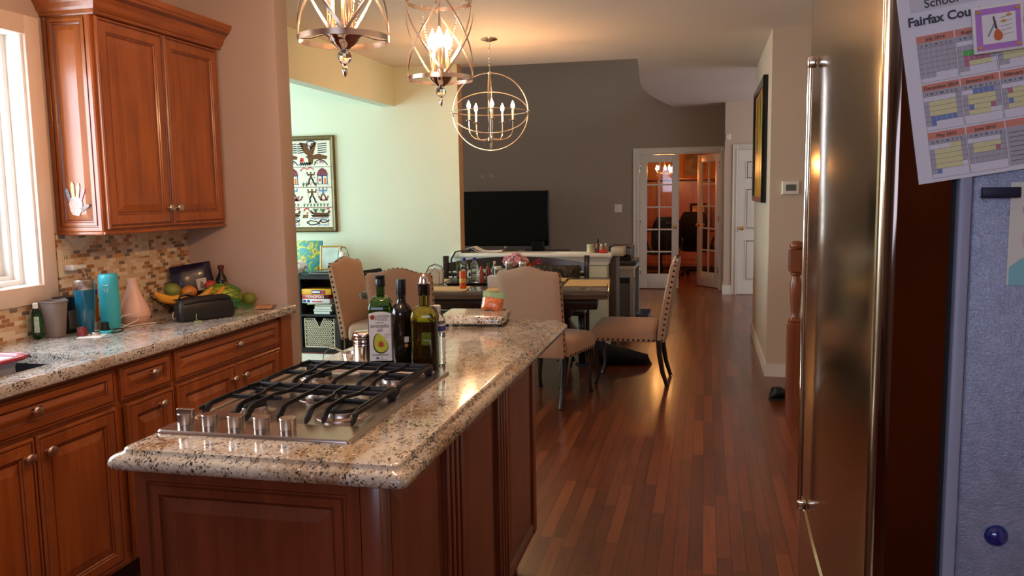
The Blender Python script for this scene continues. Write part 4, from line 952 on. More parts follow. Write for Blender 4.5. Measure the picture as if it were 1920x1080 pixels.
# ================================================================== LIGHT FIXTURES
M_bulb = emit('lit_bulb', (255, 200, 146), 600)
M_bulbs = emit('lit_bulb_small', (255, 196, 136), 500)
M_bulbo = emit('lit_office_bulb', (255, 176, 96), 360)
M_cham = plain('champagne_chrome', (244, 222, 200), .2, 1, var=.02)
M_sleeve = plain('candle_sleeve', (240, 222, 196), .4)
def flame_bulb(mb, c, s=1.0, mi=0):
    mb.lathe([(.004*s, 0), (.0105*s, .008*s), (.0135*s, .018*s), (.012*s, .028*s), (.007*s, .040*s), (.0025*s, .050*s), (.0006*s, .056*s)], c, 12, mi)
R_ = .114
def lantern(name, label, x, y, zb, a0):
    t = thing(name, label, 'pendant light', (x, y, zb), a0, 'lantern pendants over the island')
    for z in (0, .262):
        mb = MB(); mb.lathe([(R_-.0012, z-.007), (R_+.0012, z-.007), (R_+.0012, z+.007), (R_-.0012, z+.007), (R_-.0012, z-.007)], n=56, caps=(False, False)); mb.build('ring', M_cham, t)
    def surf(a, h): rr = R_+.000+.004*math.sin(PI*h); return Vector((rr*math.cos(a), rr*math.sin(a), .262*h))
    for k in range(4):
        for sg in (-1, 1):
            pts, nr = [], []
            for i in range(15):
                h = i/14; a = k*PI/2 + sg*PI/2*h; p = surf(a, h); pts.append(p + Vector((math.cos(a), math.sin(a), 0))*(.0014*sg)); nr.append((math.cos(a), math.sin(a), 0))
            mb = MB(); mb.band(pts, nr, .007, .0014); mb.build('cross_band', M_cham, t)
    # beaded strands hanging inside
    for k in range(4):
        mb = MB(); a = k*PI/2+.5
        for i in range(26):
            h = i/25; r1 = .030+.070*h; mb.ell((r1*math.cos(a+.3*h), r1*math.sin(a+.3*h), .02+.235*h), .0026, n=7, m=5)
        mb.build('bead_strand', M_clear, t)
    mb = MB(); mb.lathe([(.002, .020), (.048, .020), (.050, .016), (.050, .011), (.046, .008), (.040, .004), (.036, -.004), (.026, -.014), (.018, -.020), (.012, -.026), (.002, -.026)], n=36); mb.build('base_cup', M_chrome, t)
    for k in range(3):
        a = k*PI/2*0+2*PI*k/3+.2
        mb = MB(); mb.box(R_*math.cos(k*PI/2)*0, 0, 0, .001, .001, .001) if False else None
    for k in range(4):
        a = k*PI/2; mb = MB(); mb.tube([(.046*math.cos(a), .046*math.sin(a), .012), (.08*math.cos(a), .08*math.sin(a), .002), ((R_-.001)*math.cos(a), (R_-.001)*math.sin(a), 0)], .0022, 6); mb.build('spoke', M_chrome, t)
    for k in range(3):
        a = 2*PI*k/3+.35; cx, cy = .030*math.cos(a), .030*math.sin(a)
        mb = MB(tr(cx, cy, .020)); mb.lathe([(.0125, 0), (.0125, .004), (.0098, .006), (.0098, .082), (.0085, .084), (.002, .084)], n=20); s = mb.build('candle_sleeve', M_cham, t)
        mb = MB(); flame_bulb(mb, (cx, cy, .104), 1.25); mb.build('flame_bulb', M_bulb, s)
    mb = MB(); mb.lathe([(.002, .020), (.004, .022), (.004, .262), (.012, .268), (.016, .280), (.006, .295), (.0045, .30), (.0045, ZC-zb-.03), (.002, ZC-zb-.03)], n=14); mb.build('stem', M_chrome, t)
    mb = MB(); 
    for k in range(4):
        a = k*PI/2; mb.tube([(.010*math.cos(a), .010*math.sin(a), .285), (.06*math.cos(a), .06*math.sin(a), .290), ((R_-.001)*math.cos(a), (R_-.001)*math.sin(a), .262)], .0028, 6)
    mb.build('top_arms', M_chrome, t)
    mb = MB(tr(0, 0, ZC-zb)); mb.lathe([(.002, -.032), (.010, -.030), (.050, -.018), (.062, -.010), (.064, -.001), (.064, 0)], n=32); mb.build('canopy', M_chrome, t)
    mb = MB(); mb.ell((0, 0, -.044), .0185, n=10, m=7); mb.build('crystal_ball', glass('crystal', (250, 250, 250), 0, ior=1.6), t, flat=True)
    mb = MB(); mb.lathe([(.002, -.060), (.006, -.062), (.0045, -.066), (.0062, -.070), (.0070, -.077), (.0055, -.086), (.0025, -.092), (.0005, -.094)], n=18); mb.build('finial', M_chrome, t)
    return t
lantern('lantern_pendant', 'chrome lantern pendant nearest the camera, cut off by the top of the photo', -.905, 2.02, 1.868, -PI/2+.45)
lantern('lantern_pendant', 'second chrome lantern pendant with glowing candle bulbs, beside the orb chandelier', -.912, 2.84, 1.874, PI/4-.45+.1)

orb = thing('orb_chandelier', 'chrome orb chandelier with five candle lights over the dining table', 'chandelier', (-1.68, 6.5, 2.12))
RO = .300
def ring(T, r=RO, w=.0045): mb = MB(T); mb.tube([(r*math.cos(a), r*math.sin(a), 0) for a in [2*PI*k/64 for k in range(64)]], w, 6, closed=True); mb.build('orb_ring', M_cham, orb)
ring(rz(.25) @ rx(PI/2), .302); ring(rz(PI/2+.20) @ rx(PI/2), .296); ring(rz(.25), .298); ring(rz(.25) @ rx(.66), .299)
for sx_ in (-1, 1):
    mb = MB(rz(.25) @ tr(sx_*.302, 0, 0)); mb.ell((0, 0, 0), .013, n=12, m=8); mb.build('joint', M_chrome, orb)
mb = MB(); mb.lathe([(.002, -.300), (.006, -.298), (.004, -.25), (.010, -.235), (.024, -.225), (.026, -.205), (.010, -.195), (.004, -.19), (.004, .285), (.014, .290), (.018, .302), (.014, .310), (.004, .315), (.004, .35), (.009, .355), (.002, .36)], n=18); mb.build('center_stem', M_chrome, orb)
for k in range(5):
    a = 2*PI*k/5+.09-PI/2+.23; c_, s_ = math.cos(a), math.sin(a)
    mb = MB(); mb.tube([(r*c_, r*s_, z) for r, z in ((.02, -.212), (.08, -.222), (.13, -.214), (.165, -.190), (.180, -.155), (.182, -.09), (.183, -.075))], .0042, 7); arm = mb.build('arm', M_cham, orb)
    mb = MB(tr(.183*c_, .183*s_, -.075)); mb.lathe([(.006, 0), (.024, .002), (.026, .007), (.010, .008), (.002, .009)], n=20); mb.build('drip_pan', M_chrome, arm)
    mb = MB(tr(.183*c_, .183*s_, -.067)); mb.lathe([(.0085, 0), (.0085, .085), (.002, .086)], n=14); mb.build('candle_sleeve', M_sleeve, arm)
    mb = MB(); flame_bulb(mb, (.183*c_, .183*s_, .019), 1.15); mb.build('flame_bulb', M_bulbs, arm)
mb = MB()
z = .36
while z < .535:
    T = tr(0, 0, z+.016) @ rz(PI/2*(round((z-.36)/.026) % 2)); mb.T = T
    mb.tube([(.007*math.cos(a), 0, .016*math.sin(a)) for a in [2*PI*k/12 for k in range(12)]], .002, 5, closed=True); z += .026
mb.T = Matrix(); mb.build('chain', M_chrome, orb)
mb = MB(tr(0, 0, ZC-2.12)); mb.lathe([(.002, -.028), (.012, -.026), (.050, -.016), (.066, -.010), (.068, -.001), (.068, 0)], n=32); mb.build('canopy', M_cham, orb)

# ================================================================== DINING
def make_chair():
    c = thing('parsons_chair', 'x', 'dining chair', (0, 0, 0))
    # seat: upholstered box with crowned cushion
    mb = MB(); S = []
    for i, z in ((.012, .345), (.0, .352), (0, .41), (.004, .435), (.014, .452), (.035, .466), (.075, .475), (.13, .479)):
        S.append(rrect(-.245+i, -.215+i*.4, .245-i, .275-i, .05, z, 5))
    mb.loft(S); mb.build('seat', M_fab, c)
    mb = MB(); W = .224; TH = .034; n = 16
    def top(u): return .948+.018*(1+math.cos(PI*min(1, abs(u)/.82)))
    loops = []
    for k, t in enumerate((0, .02, .15, .3, .45, .6, .75, .88, .96, 1.0)):
        lp = []
        w_ = W+.012*t; th = TH*(1-.18*t)
        if k == 0: w_ -= .006; th -= .006
        if t == .96: th *= .96
        if t == 1.0: w_ -= .018; th *= .55
        prof = []
        for i in range(n+1): prof.append((-1+2*i/n, 1))
        for i in range(n+1): prof.append((1-2*i/n, -1))
        for u, s in prof:
            zt = top(u); z = .345+(zt-.345)*t
            yc = -.250-.105*((z-.345)/.63)**1.15
            e = .72 if abs(u) > .99 else 1
            crown_ = (.008*(1-u*u)*math.sin(PI*min(1, t*1.05))) if s > 0 else 0.004*(1-u*u)
            lp.append(Vector((u*w_, yc+s*th*e+crown_*s, z)))
        loops.append(lp)
    mb.loft(loops); mb.build('backrest', M_fab, c, ang=60)
    # nail heads along both backrest edges, top and seat base: one trim mesh
    mb = MB()
    def nail(p, nx): mb.lathe([(.0098, 0), (.0088, .003), (.0045, .0058), (.0006, .0065)], n=7, T=tr(*p) @ nx)
    for s in (-1, 1):
        for k in range(15):
            z = .36+.565*k/14; yc = -.250-.105*((z-.345)/.63)**1.15; w_ = W+.012*(z-.345)/.63
            nail((s*(w_-.001), yc-.006, z), ry(s*PI/2))
        for k in range(12): nail((s*.2445, -.20+.42*k/11, .362), ry(s*PI/2))
    for k in range(15):
        u = -1+2*k/14; z = top(u)*1.0; yc = -.250-.105*((z-.345)/.63)**1.15; nail((u*.225, yc-.002, z-.002), Matrix())
    for k in range(13): nail((-.20+.40*k/12, .2745, .362), rx(-PI/2))
    mb.build('nailhead_trim', M_nail, c)
    for s in (-1, 1):
        mb = MB(); mb.tube([(s*.205, -.235, .36), (s*.207, -.240, .25), (s*.208, -.262, .12), (s*.210, -.30, .004)], .02, 8, rs=[.022, .020, .018, .015]); mb.build('leg', M_leg, c)
        mb = MB(); mb.tube([(s*.200, .225, .36), (s*.208, .245, .31), (s*.210, .250, .26), (s*.206, .235, .18), (s*.204, .225, .10), (s*.206, .235, .04), (s*.208, .248, .006)], .02, 9, rs=[.026, .029, .025, .018, .0145, .014, .018]); mb.build('leg', M_leg, c)
    return c
ch = make_chair(); GC = 'parsons chairs round the dining table'
ch['group'] = GC; ch['label'] = 'beige nailhead chair right of the table, turned side-on in the walkway'
ch.location = (-.565, 6.44, 0); ch.rotation_euler.z = PI/2-.02
dup(ch, (-1.076, 5.79, 0), -.262, 'beige nailhead chair seen from behind, at the near right of the dining table')
dup(ch, (-2.02, 5.60, 0), .0, 'beige nailhead chair seen from behind, just behind the oil bottles')
dup(ch, (-2.50, 6.17, 0), -PI/2-.10, 'beige nailhead chair at the left head of the table, in front of the black bookshelf')

tb = thing('dining_table', 'dark wood dining table with inlaid gray top on turned pedestals', 'dining table', (-1.641, 6.305, 0), .101)
mb = MB(); mb.loft([rrect(-.925+i, -.525+i, .925-i, .525-i, .03, z, 4) for i, z in ((.012, .705), (.004, .71), (.004, .722), (0, .728), (0, .752), (.004, .758), (.010, .760))]); mb.build('tabletop', plain('table_top_gray_brown', (96, 84, 74), .22, coat=.4, var=.1, scale=5), tb)
mb = MB(); frame_ring(mb, 0, 0, 0, 0, 0, 0, 0) if False else None
mb.box(-.92, -.52, .7605, .92, -.50, .7612); mb.box(-.03, -.52, .7605, -.024, .52, .7612); mb.box(.55, -.5, .7605, .553, .5, .7612); mb.box(-.92, .50, .7605, .92, .52, .7612); mb.build('inlay_strips', M_dark, tb)
mb = MB(); mb.box(-.84, -.44, .62, .84, .44, .705, bev=.01); mb.build('apron', M_dark, tb)
for s in (-1, 1):
    mb = MB(tr(s*.58, 0, 0)); mb.lathe([(.05, .14), (.085, .16), (.07, .19), (.045, .21), (.06, .25), (.095, .31), (.105, .36), (.09, .42), (.05, .47), (.04, .50), (.055, .53), (.05, .56), (.07, .60), (.08, .63)], n=28); p = mb.build('pedestal', M_dark, tb)
    for q in (-1, 1):
        mb = MB(tr(s*.58, 0, 0)); mb.tube([(0, q*.03, .20), (0, q*.15, .17), (0, q*.28, .10), (0, q*.36, .035), (0, q*.40, .03)], .04, 8, rs=[.05, .045, .038, .03, .028]); mb.build('foot', M_dark, tb)
mb = MB(); mb.box(-.58, -.03, .22, .58, .03, .28, bev=.01); mb.build('stretcher', M_dark, tb)
TZ = .7612
def tt(name, label, cat, x, y, rot=0, z=TZ): return thing(name, label, cat, (x, y, z), rot)
M_mat = plain('woven_placemat', (206, 176, 122), .8, var=.12, scale=90)
def placemat(x, y, r, label, w=.33, h=.48):
    mb = MB(); mb.loft([rrect(-w/2, -h/2, w/2, h/2, .006, z, 2) for z in (0, .003)]); o = mb.build('placemat', M_mat, loc=(x, y, TZ), rot=r); tag(o, label, 'placemat', 'placemats on the dining table'); return o
placemat(-.905, 6.46, .06, 'tan placemat on the bare right end of the dining table')
placemat(-1.27, 6.66, .10, 'tan placemat behind the near right chair, by the key ring', .32, .28)
placemat(-1.95, 5.96, .10, 'tan placemat on the near edge of the table under the orange can', .42, .28)
placemat(-1.38, 5.98, .10, 'tan placemat partly hidden behind the near right chair back', .42, .28)
placemat(-2.22, 6.42, .10, 'tan placemat at the left end of the table', .30, .42)
mb = MB(); mb.loft([rrect(-.19, -.11, .19, .11, .01, 0), rrect(-.21, -.13, .21, .13, .012, .018), rrect(-.205, -.125, .205, .125, .012, .018), rrect(-.185, -.105, .185, .105, .01, .004)]); tag(mb.build('serving_tray', M_dark, loc=(-1.80, 6.33, TZ), rot=.1), 'dark wooden tray holding bottles in the middle of the table', 'tray')
ZT = TZ+.0045
t = tt('drink_can', 'slim orange and red drink can at the near edge of the table', 'can', -1.786, 5.985, z=TZ+.003)
mb = MB(); mb.lathe([(.022, 0), (.026, .004), (.0265, .01), (.0265, .118), (.024, .128), (.024, .131), (.022, .128), (.002, .128)], n=24); mb.build('can_body', plain('can_orange', (214, 92, 44), .3, metal=.3, var=.2, scale=24), t)
mb = MB(); mb.lathe([(.0267, .045), (.0269, .047), (.0269, .075), (.0267, .077)], n=24, caps=(False, False)); mb.build('can_band', plain('can_band_yellow', (220, 180, 90), .35, var=.2, scale=80), t)
def pet(x, y, label):
    t = tt('water_bottle', label, 'bottle', x, y, z=ZT); t['group'] = 'blue capped water bottles on the table tray'
    mb = MB(); mb.lathe([(.026, 0), (.032, .004), (.033, .03), (.030, .05), (.033, .07), (.033, .13), (.028, .155), (.013, .175), (.0125, .188)], n=24); mb.build('bottle_body', M_clear, t)
    mb = MB(); mb.lathe([(.0145, .180), (.0150, .182), (.0150, .198), (.013, .20), (.001, .20)], n=16); mb.build('screw_cap', plain('cap_blue', (36, 64, 170), .35), t); return t
pet(-1.885, 6.36, 'left one of two clear water bottles with blue caps'); pet(-1.805, 6.385, 'right one of two clear water bottles with blue caps')
def condiment(x, y, h, col, label, capc=(200, 60, 40)):
    t = tt('sauce_bottle', label, 'bottle', x, y, z=ZT)
    mb = MB(); mb.lathe([(.018, 0), (.022, .003), (.022, h*.62), (.018, h*.72), (.009, h*.84), (.009, h*.88)], n=18); mb.build('bottle_body', plain('sauce_%d_%d' % col[:2], col, .2, trans=.3, coat=.4), t)
    mb = MB(); mb.lathe([(.010, h*.86), (.011, h*.87), (.010, h), (.001, h)], n=14); mb.build('cap', plain('cap_%d_%d' % capc[:2], capc, .4), t)
condiment(-1.735, 6.33, .135, (176, 70, 40), 'squat red sauce bottle right of the clear water bottles')
condiment(-1.700, 6.42, .155, (150, 40, 30), 'tall red sauce bottle behind the white box', (40, 110, 60))
condiment(-1.66, 6.47, .165, (120, 80, 40), 'amber sauce bottle behind the white box', (230, 220, 200))
t = tt('tissue_box', 'white lidded box in front of the steel shakers', 'box', -1.535, 6.13, .1)
mb = MB(); mb.box(-.085, -.06, 0, .085, .06, .088, bev=.006); mb.build('box_body', plain('box_pale', (214, 206, 204), .5), t)
t = tt('glass_jar', 'small frosted jar with white lid standing behind the white box', 'jar', -1.60, 6.335, z=ZT)
mb = MB(); mb.lathe([(.03, 0), (.034, .004), (.034, .10), (.028, .112)], n=24); mb.build('jar_body', M_clear, t); mb = MB(); mb.lathe([(.030, .1125), (.031, .114), (.031, .134), (.002, .136)], n=24); mb.build('lid', M_paper, t)
for x, y, lb_ in ((-1.56, 6.55, 'left steel shaker of the pair beside the pink flowers'), (-1.44, 6.52, 'right steel shaker of the pair, touching the pink flowers')):
    t = tt('steel_shaker', lb_, 'shaker', x, y, z=TZ)
    mb = MB(); mb.lathe([(.028, 0), (.030, .003), (.030, .145)], n=24); mb.build('shaker_body', M_steel, t)
    mb = MB(); mb.lathe([(.0305, .1455), (.0305, .160), (.027, .165), (.002, .166)], n=24); mb.build('shaker_lid', M_chrome, t)
t = tt('napkin_holder', 'black wire napkin holder with white napkins at the left of the tray', 'napkin holder', -2.10, 6.27, .25, z=TZ)
mb = MB()
for d in (-.03, .03):
    mb.tube([(-.06, d, 0), (-.075, d*1.3, .08), (-.05, d*1.4, .14), (0, d*1.4, .16), (.05, d*1.4, .14), (.075, d*1.3, .08), (.06, d, 0)], .0025, 6)
    mb.tube([(-.03, d, 0), (-.04, d*1.3, .09), (0, d*1.4, .13), (.04, d*1.3, .09), (.03, d, 0)], .002, 6)
for x in (-.06, 0, .06): mb.tube([(x, -.03, .003), (x, .03, .003)], .0025, 6)
mb.build('wire_frame', M_black, t)
mb = MB()
for k in range(6): mb.box(-.055+.002*k, -.024+.008*k, .006, .055+.003*k, -.020+.008*k, .125-.003*k)
mb.build('napkins', M_paper, t)
# flowers in a low pot
t = tt('flower_vase', 'vase of pale pink carnations with orange buds at the table centre', 'flowers', -1.545, 6.70, z=TZ)
mb = MB(); mb.lathe([(.035, 0), (.045, .004), (.055, .05), (.045, .085), (.04, .09), (.036, .086), (.03, .01)], n=24); mb.build('vase', M_dark, t)
M_pink = plain('pink_petals', (246, 196, 204), .7, var=.08, scale=60); M_mag = plain('magenta_petals', (180, 90, 110), .7, var=.2, scale=60); M_opet = plain('orange_petals', (226, 100, 40), .7, var=.15); M_stemg = plain('leaf_green', (60, 84, 40), .6, var=.2)
rnd = random.Random(11)
def carn(c, r, mat, nm='blossom'):
    mb = MB()
    for i in range(34):
        th = rnd.uniform(0, 2*PI); ph = rnd.uniform(-.2, 1.5); d = Vector((math.cos(th)*math.cos(ph), math.sin(th)*math.cos(ph), math.sin(ph)))
        q = d.to_track_quat('Z', 'Y').to_matrix().to_4x4(); T = tr(*(Vector(c)+d*r*.55)) @ q
        lp = [T @ Vector((rr*math.cos(a), rr*math.sin(a), r*.35+.006*math.sin(3*a+i))) for a in [2*PI*k/9 for k in range(9)] for rr in (r*.42,)]
        cc = mb.v(T @ Vector((0, 0, 0))); vs_ = [mb.v(p) for p in lp]
        for k in range(9): mb.f([cc, vs_[k], vs_[(k+1) % 9]])
    mb.ell(c, r*.6, n=10, m=6); mb.build(nm, mat, t)
for dx, dy, dz, r in ((-.05, 0, .145, .055), (.03, -.02, .155, .06), (0, .04, .165, .055), (-.02, -.04, .135, .045), (.07, .02, .14, .045)): carn((dx, dy, dz), r, M_pink)
carn((.12, -.02, .115, )[:3], .022, M_opet); carn((.20, 0, .14), .028, M_mag); carn((.16, .02, .125), .024, M_mag)
mb = MB()
for p in ((-.05, 0, .12), (.03, -.02, .13), (0, .04, .13), (.115, -.02, .10), (.195, 0, .12), (.155, .02, .11)): mb.tube([(0, 0, .05), (p[0]*.5, p[1]*.5, .09), p], .002, 5)
mb.build('stems', M_stemg, t)
t = tt('key_ring', 'bunch of keys lying at the back of the table near the bench post', 'keys', -1.13, 6.78)
mb = MB(); mb.tube([(.014*math.cos(a), .014*math.sin(a), .003) for a in [2*PI*k/16 for k in range(16)]], .0014, 5, closed=True)
for a in (0, 1.1, 2.3): T = rz(a); mb.T = T; mb.box(.014, -.008, .001, .034, .008, .004, bev=.001); mb.box(.034, -.003, .001, .062, .003, .003)
mb.T = Matrix(); mb.build('keys', M_nickel, t)
t = tt('plant_sprig', 'small green cactus like plant behind the clear bottles', 'plant', -1.955, 6.47, z=TZ)
mb = MB(); mb.lathe([(.022, 0), (.03, .05), (.026, .05), (.002, .045)], n=18); mb.build('pot', M_dark, t)
mb = MB()
for k in range(14):
    a = k*2.4; mb.ell((.018*math.cos(a), .018*math.sin(a), .06+.008*k), .014, .010, .016, n=8, m=6)
mb.build('leaves', plain('sprig_green', (84, 90, 50), .6, var=.25), t)
# bench with curved crest behind the table
bn = thing('dining_bench', 'dark wooden bench with curved crest rail and slatted back, behind the table', 'bench', (-1.66, 7.05, 0), .07)
mb = MB(); mb.box(-.66, -.20, .43, .66, .24, .47, bev=.01); mb.build('seat', M_dark, bn)
mb = MB(); n = 16; L0 = []
for i in range(n+1):
    u = -1+2*i/n; x = u*.62; zt = .905-.055*u*u-.0*(1-u); zb_ = .80-.03*u*u; L0.append([Vector((x, .225, zb_)), Vector((x, .25, zb_)), Vector((x, .262, zt)), Vector((x, .235, zt))])
mb.loft(L0); mb.build('crest_rail', M_dark, bn)
for s in (-1, 1):
    mb = MB(); mb.loft([rrect(s*.645-.022, .215, s*.645+.022, .262, .008, .0), rrect(s*.645-.024, .212, s*.645+.024, .262, .008, .82), rrect(s*.645-.026, .222, s*.645+.026, .275, .008, .905), rrect(s*.645-.020, .228, s*.645+.020, .268, .008, .913)]); mb.build('post', M_dark, bn)
    mb = MB(); mb.box(s*.63-.03, -.19, 0, s*.63+.03, -.13, .43, bev=.006); mb.build('leg', M_dark, bn)
for k in range(4):
    mb = MB(); mb.box(-.62, .232, .53+.065*k, .62, .248, .565+.065*k, bev=.004); mb.build('slat', M_dark, bn)
cu = thing('cushion', 'dark leaf patterned cushion leaning on the bench back', 'cushion', (-1.30, 7.14, .47), .07)
mb = MB(); pil(mb, .46, .37, .14, 0, rx(-.16), n=13, amp=.004, seed=9)
def patt():
    m, nt, p = mk('leaf_pattern_fabric'); v = coords(nt)
    L(nt, ramp(nt, noise(nt, v, 16, 2, .4, 2.0), [(.0, srgb(22, 18, 14)), (.47, srgb(40, 34, 24)), (.52, srgb(96, 84, 62)), (.56, srgb(30, 24, 18)), (.64, srgb(70, 60, 42))], 'CONSTANT'), p.inputs['Base Color']); p.inputs['Roughness'].default_value = .85; return m
mb.build('cushion_cover', patt(), cu)
bc = thing('folding_chair', 'black chair whose back shows between the two left beige chairs', 'folding chair', (-2.72, 6.98, 0), -PI/2-.25)
mb = MB(); mb.loft([rrect(-.20, -.235, .20, -.215, .01, .50), rrect(-.21, -.265, .21, -.24, .01, .62), rrect(-.20, -.285, .20, -.262, .01, .76), rrect(-.17, -.29, .17, -.272, .01, .80)]); mb.build('backrest', M_blackf, bc)
mb = MB(); mb.box(-.21, -.20, .43, .21, .21, .47, bev=.015); mb.build('seat', M_blackf, bc)
for s in (-1, 1):
    mb = MB(); mb.tube([(s*.22, -.28, .76), (s*.22, -.22, .5), (s*.22, .22, .012)], .011, 7); mb.tube([(s*.215, .18, .45), (s*.215, -.25, .012)], .011, 7); mb.build('leg', M_black, bc)
# black bag on the floor by the half wall
mb = MB()
pts = []
bgk = thing('floor_bag', 'limp black bag slumped on the floor under the side-on chair', 'bag', (-.72, 7.05, 0), .05)
rnd = random.Random(2); loops = []
for k in range(13):
    u = k/12; r = (.11-.07*u**1.3)*(1 if 0 < k < 12 else .15); x = -.24+.52*u
    loops.append([Vector((x+.01*rnd.uniform(-1, 1), 1.35*r*math.cos(a), max(0.001, r*.9+r*.9*math.sin(a)+.006*rnd.uniform(-1, 1)))) for a in [2*PI*i/14 for i in range(14)]])
mb.loft(loops); mb.build('bag_body', M_blackf, bgk)
mb = MB(); mb.tube([(-.18, -.06, .14), (-.22, -.14, .05), (-.26, -.16, .012), (-.34, -.12, .008), (-.36, -.05, .008)], .009, 6); mb.build('strap', M_blackf, bgk)

# ================================================================== SUNROOM CORNER
# framed tapestry on the back wall: flat stitched picture in a wood frame
fr = thing('framed_tapestry', 'tall framed folk tapestry of animals, dancers and a boat on the green wall', 'picture', (-3.95, YB-.002, 1.12))
FW, FH = .76, .95; mb = MB()
prof = [(0, 0), (0, .022), (.012, .030), (.030, .026), (.044, .016), (.048, .010)]
mb.panel(fy((-FW/2, 0, 0)), FW, FH, prof, back=True); mb.build('frame', plain('olive_bronze_frame', (104, 84, 46), .35, metal=.35, var=.2, scale=12), fr, flat=True)
M_c = {k: plain('thread_'+k, c, .85, var=.08) for k, c in dict(cream=(226, 218, 200), black=(30, 26, 30), brown=(104, 62, 30), red=(196, 50, 44), pink=(206, 110, 120), navy=(38, 44, 96), blue=(92, 130, 178), green=(74, 110, 66), orange=(222, 120, 50), roof=(156, 84, 92), gray=(130, 124, 122)).items()}
keys = list(M_c); tp = MB(); U0 = -FW/2+.048; TW_, TH_ = FW-.096, FH-.096
def tq(pts, c, d=0): tp.prism([(u, v) for u, v in pts], TT_, .0012+d, keys.index(c))
TT_ = fy((0, -.0105, .048)); d_ = 0
tq([(U0, 0), (U0+TW_, 0), (U0+TW_, TH_), (U0, TH_)], 'cream')
TT_ = fy((0, -.0118, .048))
def ln(pts, w, c):     # stitched line
    w = w*1.35+.0012
    for (a, b), (c2, d2) in zip(pts[:-1], pts[1:]):
        dx, dy = c2-a, d2-b; l = math.hypot(dx, dy) or 1; ox, oy = -dy/l*w/2, dx/l*w/2; tq([(a-ox, b-oy), (c2-ox, d2-oy), (c2+ox, d2+oy), (a+ox, b+oy)], c)
for base in (-.04, .27-.0):
    pass
X1 = U0+TW_
for v in (.20, .40, .60): ln([(U0, v), (X1, v-.004)], .004, 'gray' if v > .5 else 'brown')
for gx in (X1-.30, X1-.62):      # repeated motifs along the cloth
    for k in range(26):      # small scattered stitches filling the ground
        a_ = gx-.04+.31*((k*37) % 26)/26; b_ = .62+.05*((k*17) % 5)/5 if k % 3 == 0 else (.42+.16*((k*11) % 7)/7 if k % 3 == 1 else .03+.15*((k*5) % 7)/7)
        if a_ > U0+.01: ln([(a_, b_), (a_+.008, b_+.010), (a_+.014, b_)], .0025, ('pink', 'green', 'blue', 'black', 'orange')[k % 5])
    # top: tree of two necks with wings and body
    tq([(gx+.02, .74), (gx+.07, .70), (gx+.12, .72), (gx+.16, .84), (gx+.10, .83), (gx+.08, .76), (gx+.05, .83), (gx-.03, .84)], 'brown')
    tq([(gx+.03, .70), (gx+.18, .725), (gx+.27, .70), (gx+.26, .672), (gx+.12, .672), (gx+.11, .625), (gx+.07, .625), (gx+.06, .68)], 'brown'); 
    for k in range(5): ln([(gx+.17, .735+.021*k), (gx+.265, .742+.021*k)], .0055, 'black'); ln([(gx-.05, .735+.021*k), (gx+.015, .742+.021*k)], .0055, 'black')
    ln([(gx+.06, .845), (gx+.055, .815), (gx+.085, .80), (gx+.10, .775), (gx+.115, .80), (gx+.14, .815), (gx+.135, .845), (gx+.10, .85), (gx+.06, .845)], .006, 'navy')
    ln([(gx+.125, .615), (gx+.15, .655), (gx+.19, .67), (gx+.23, .655), (gx+.27, .615)], .006, 'black'); ln([(gx+.19, .63), (gx+.19, .66), (gx+.21, .64)], .008, 'pink'); ln([(gx+.225, .63), (gx+.215, .655)], .008, 'blue')
    tq([(gx-.03, .645), (gx+.01, .65), (gx+.015, .685), (gx-.02, .69)], 'red')
    for k in range(6): ln([(gx-.03+.02*k, .612), (gx-.018+.02*k, .645), (gx-.01+.02*k, .615)], .006, 'black')
    # hut row
    tq([(gx+.145, .515), (gx+.27, .515), (gx+.255, .56), (gx+.21, .59), (gx+.165, .56)], 'roof')
    for k in range(5): ln([(gx+.16+.024*k, .515), (gx+.19+.01*k, .575)], .003, 'pink')
    tq([(gx+.155, .425), (gx+.262, .425), (gx+.262, .515), (gx+.155, .515)], 'navy'); TT_ = fy((0, -.0124, .048))
    tq([(gx+.163, .43), (gx+.200, .43), (gx+.200, .505), (gx+.163, .505)], 'cream'); tq([(gx+.215, .43), (gx+.255, .43), (gx+.255, .505), (gx+.215, .505)], 'cream')
    TT_ = fy((0, -.0130, .048)); tq([(gx+.225, .43), (gx+.247, .43), (gx+.247, .48), (gx+.236, .488), (gx+.225, .48)], 'orange'); tq([(gx+.172, .455), (gx+.190, .455), (gx+.190, .48), (gx+.172, .48)], 'red'); TT_ = fy((0, -.0118, .048))
    def man(cx, cy, body, legs, s=1):
        tq([(cx-.012*s, cy), (cx+.012*s, cy), (cx+.014*s, cy+.045*s), (cx-.014*s, cy+.045*s)], body); tq([(cx-.008*s, cy+.048*s), (cx+.008*s, cy+.048*s), (cx+.008*s, cy+.064*s), (cx-.008*s, cy+.064*s)], 'black')
        ln([(cx-.012*s, cy+.04*s), (cx-.04*s, cy+.03*s), (cx-.045*s, cy+.065*s)], .008*s, body); ln([(cx+.012*s, cy+.04*s), (cx+.04*s, cy+.03*s), (cx+.045*s, cy+.065*s)], .008*s, body)
        ln([(cx-.006*s, cy), (cx-.028*s, cy-.03*s), (cx-.022*s, cy-.065*s), (cx-.038*s, cy-.068*s)], .011*s, legs); ln([(cx+.006*s, cy), (cx+.026*s, cy-.035*s), (cx+.034*s, cy-.065*s), (cx+.05*s, cy-.068*s)], .011*s, legs)
    man(gx+.085, .49, 'brown', 'black', .9)
    ln([(gx-.03, .56), (gx+.01, .59), (gx+.05, .575)], .009, 'pink'); ln([(gx+.05, .575), (gx+.08, .595), (gx+.12, .57)], .009, 'pink')
    for k in range(7): ln([(gx+.04+.012*k, .415+.02*(k % 3)), (gx+.05+.012*k, .43+.02*(k % 3))], .005, 'pink')
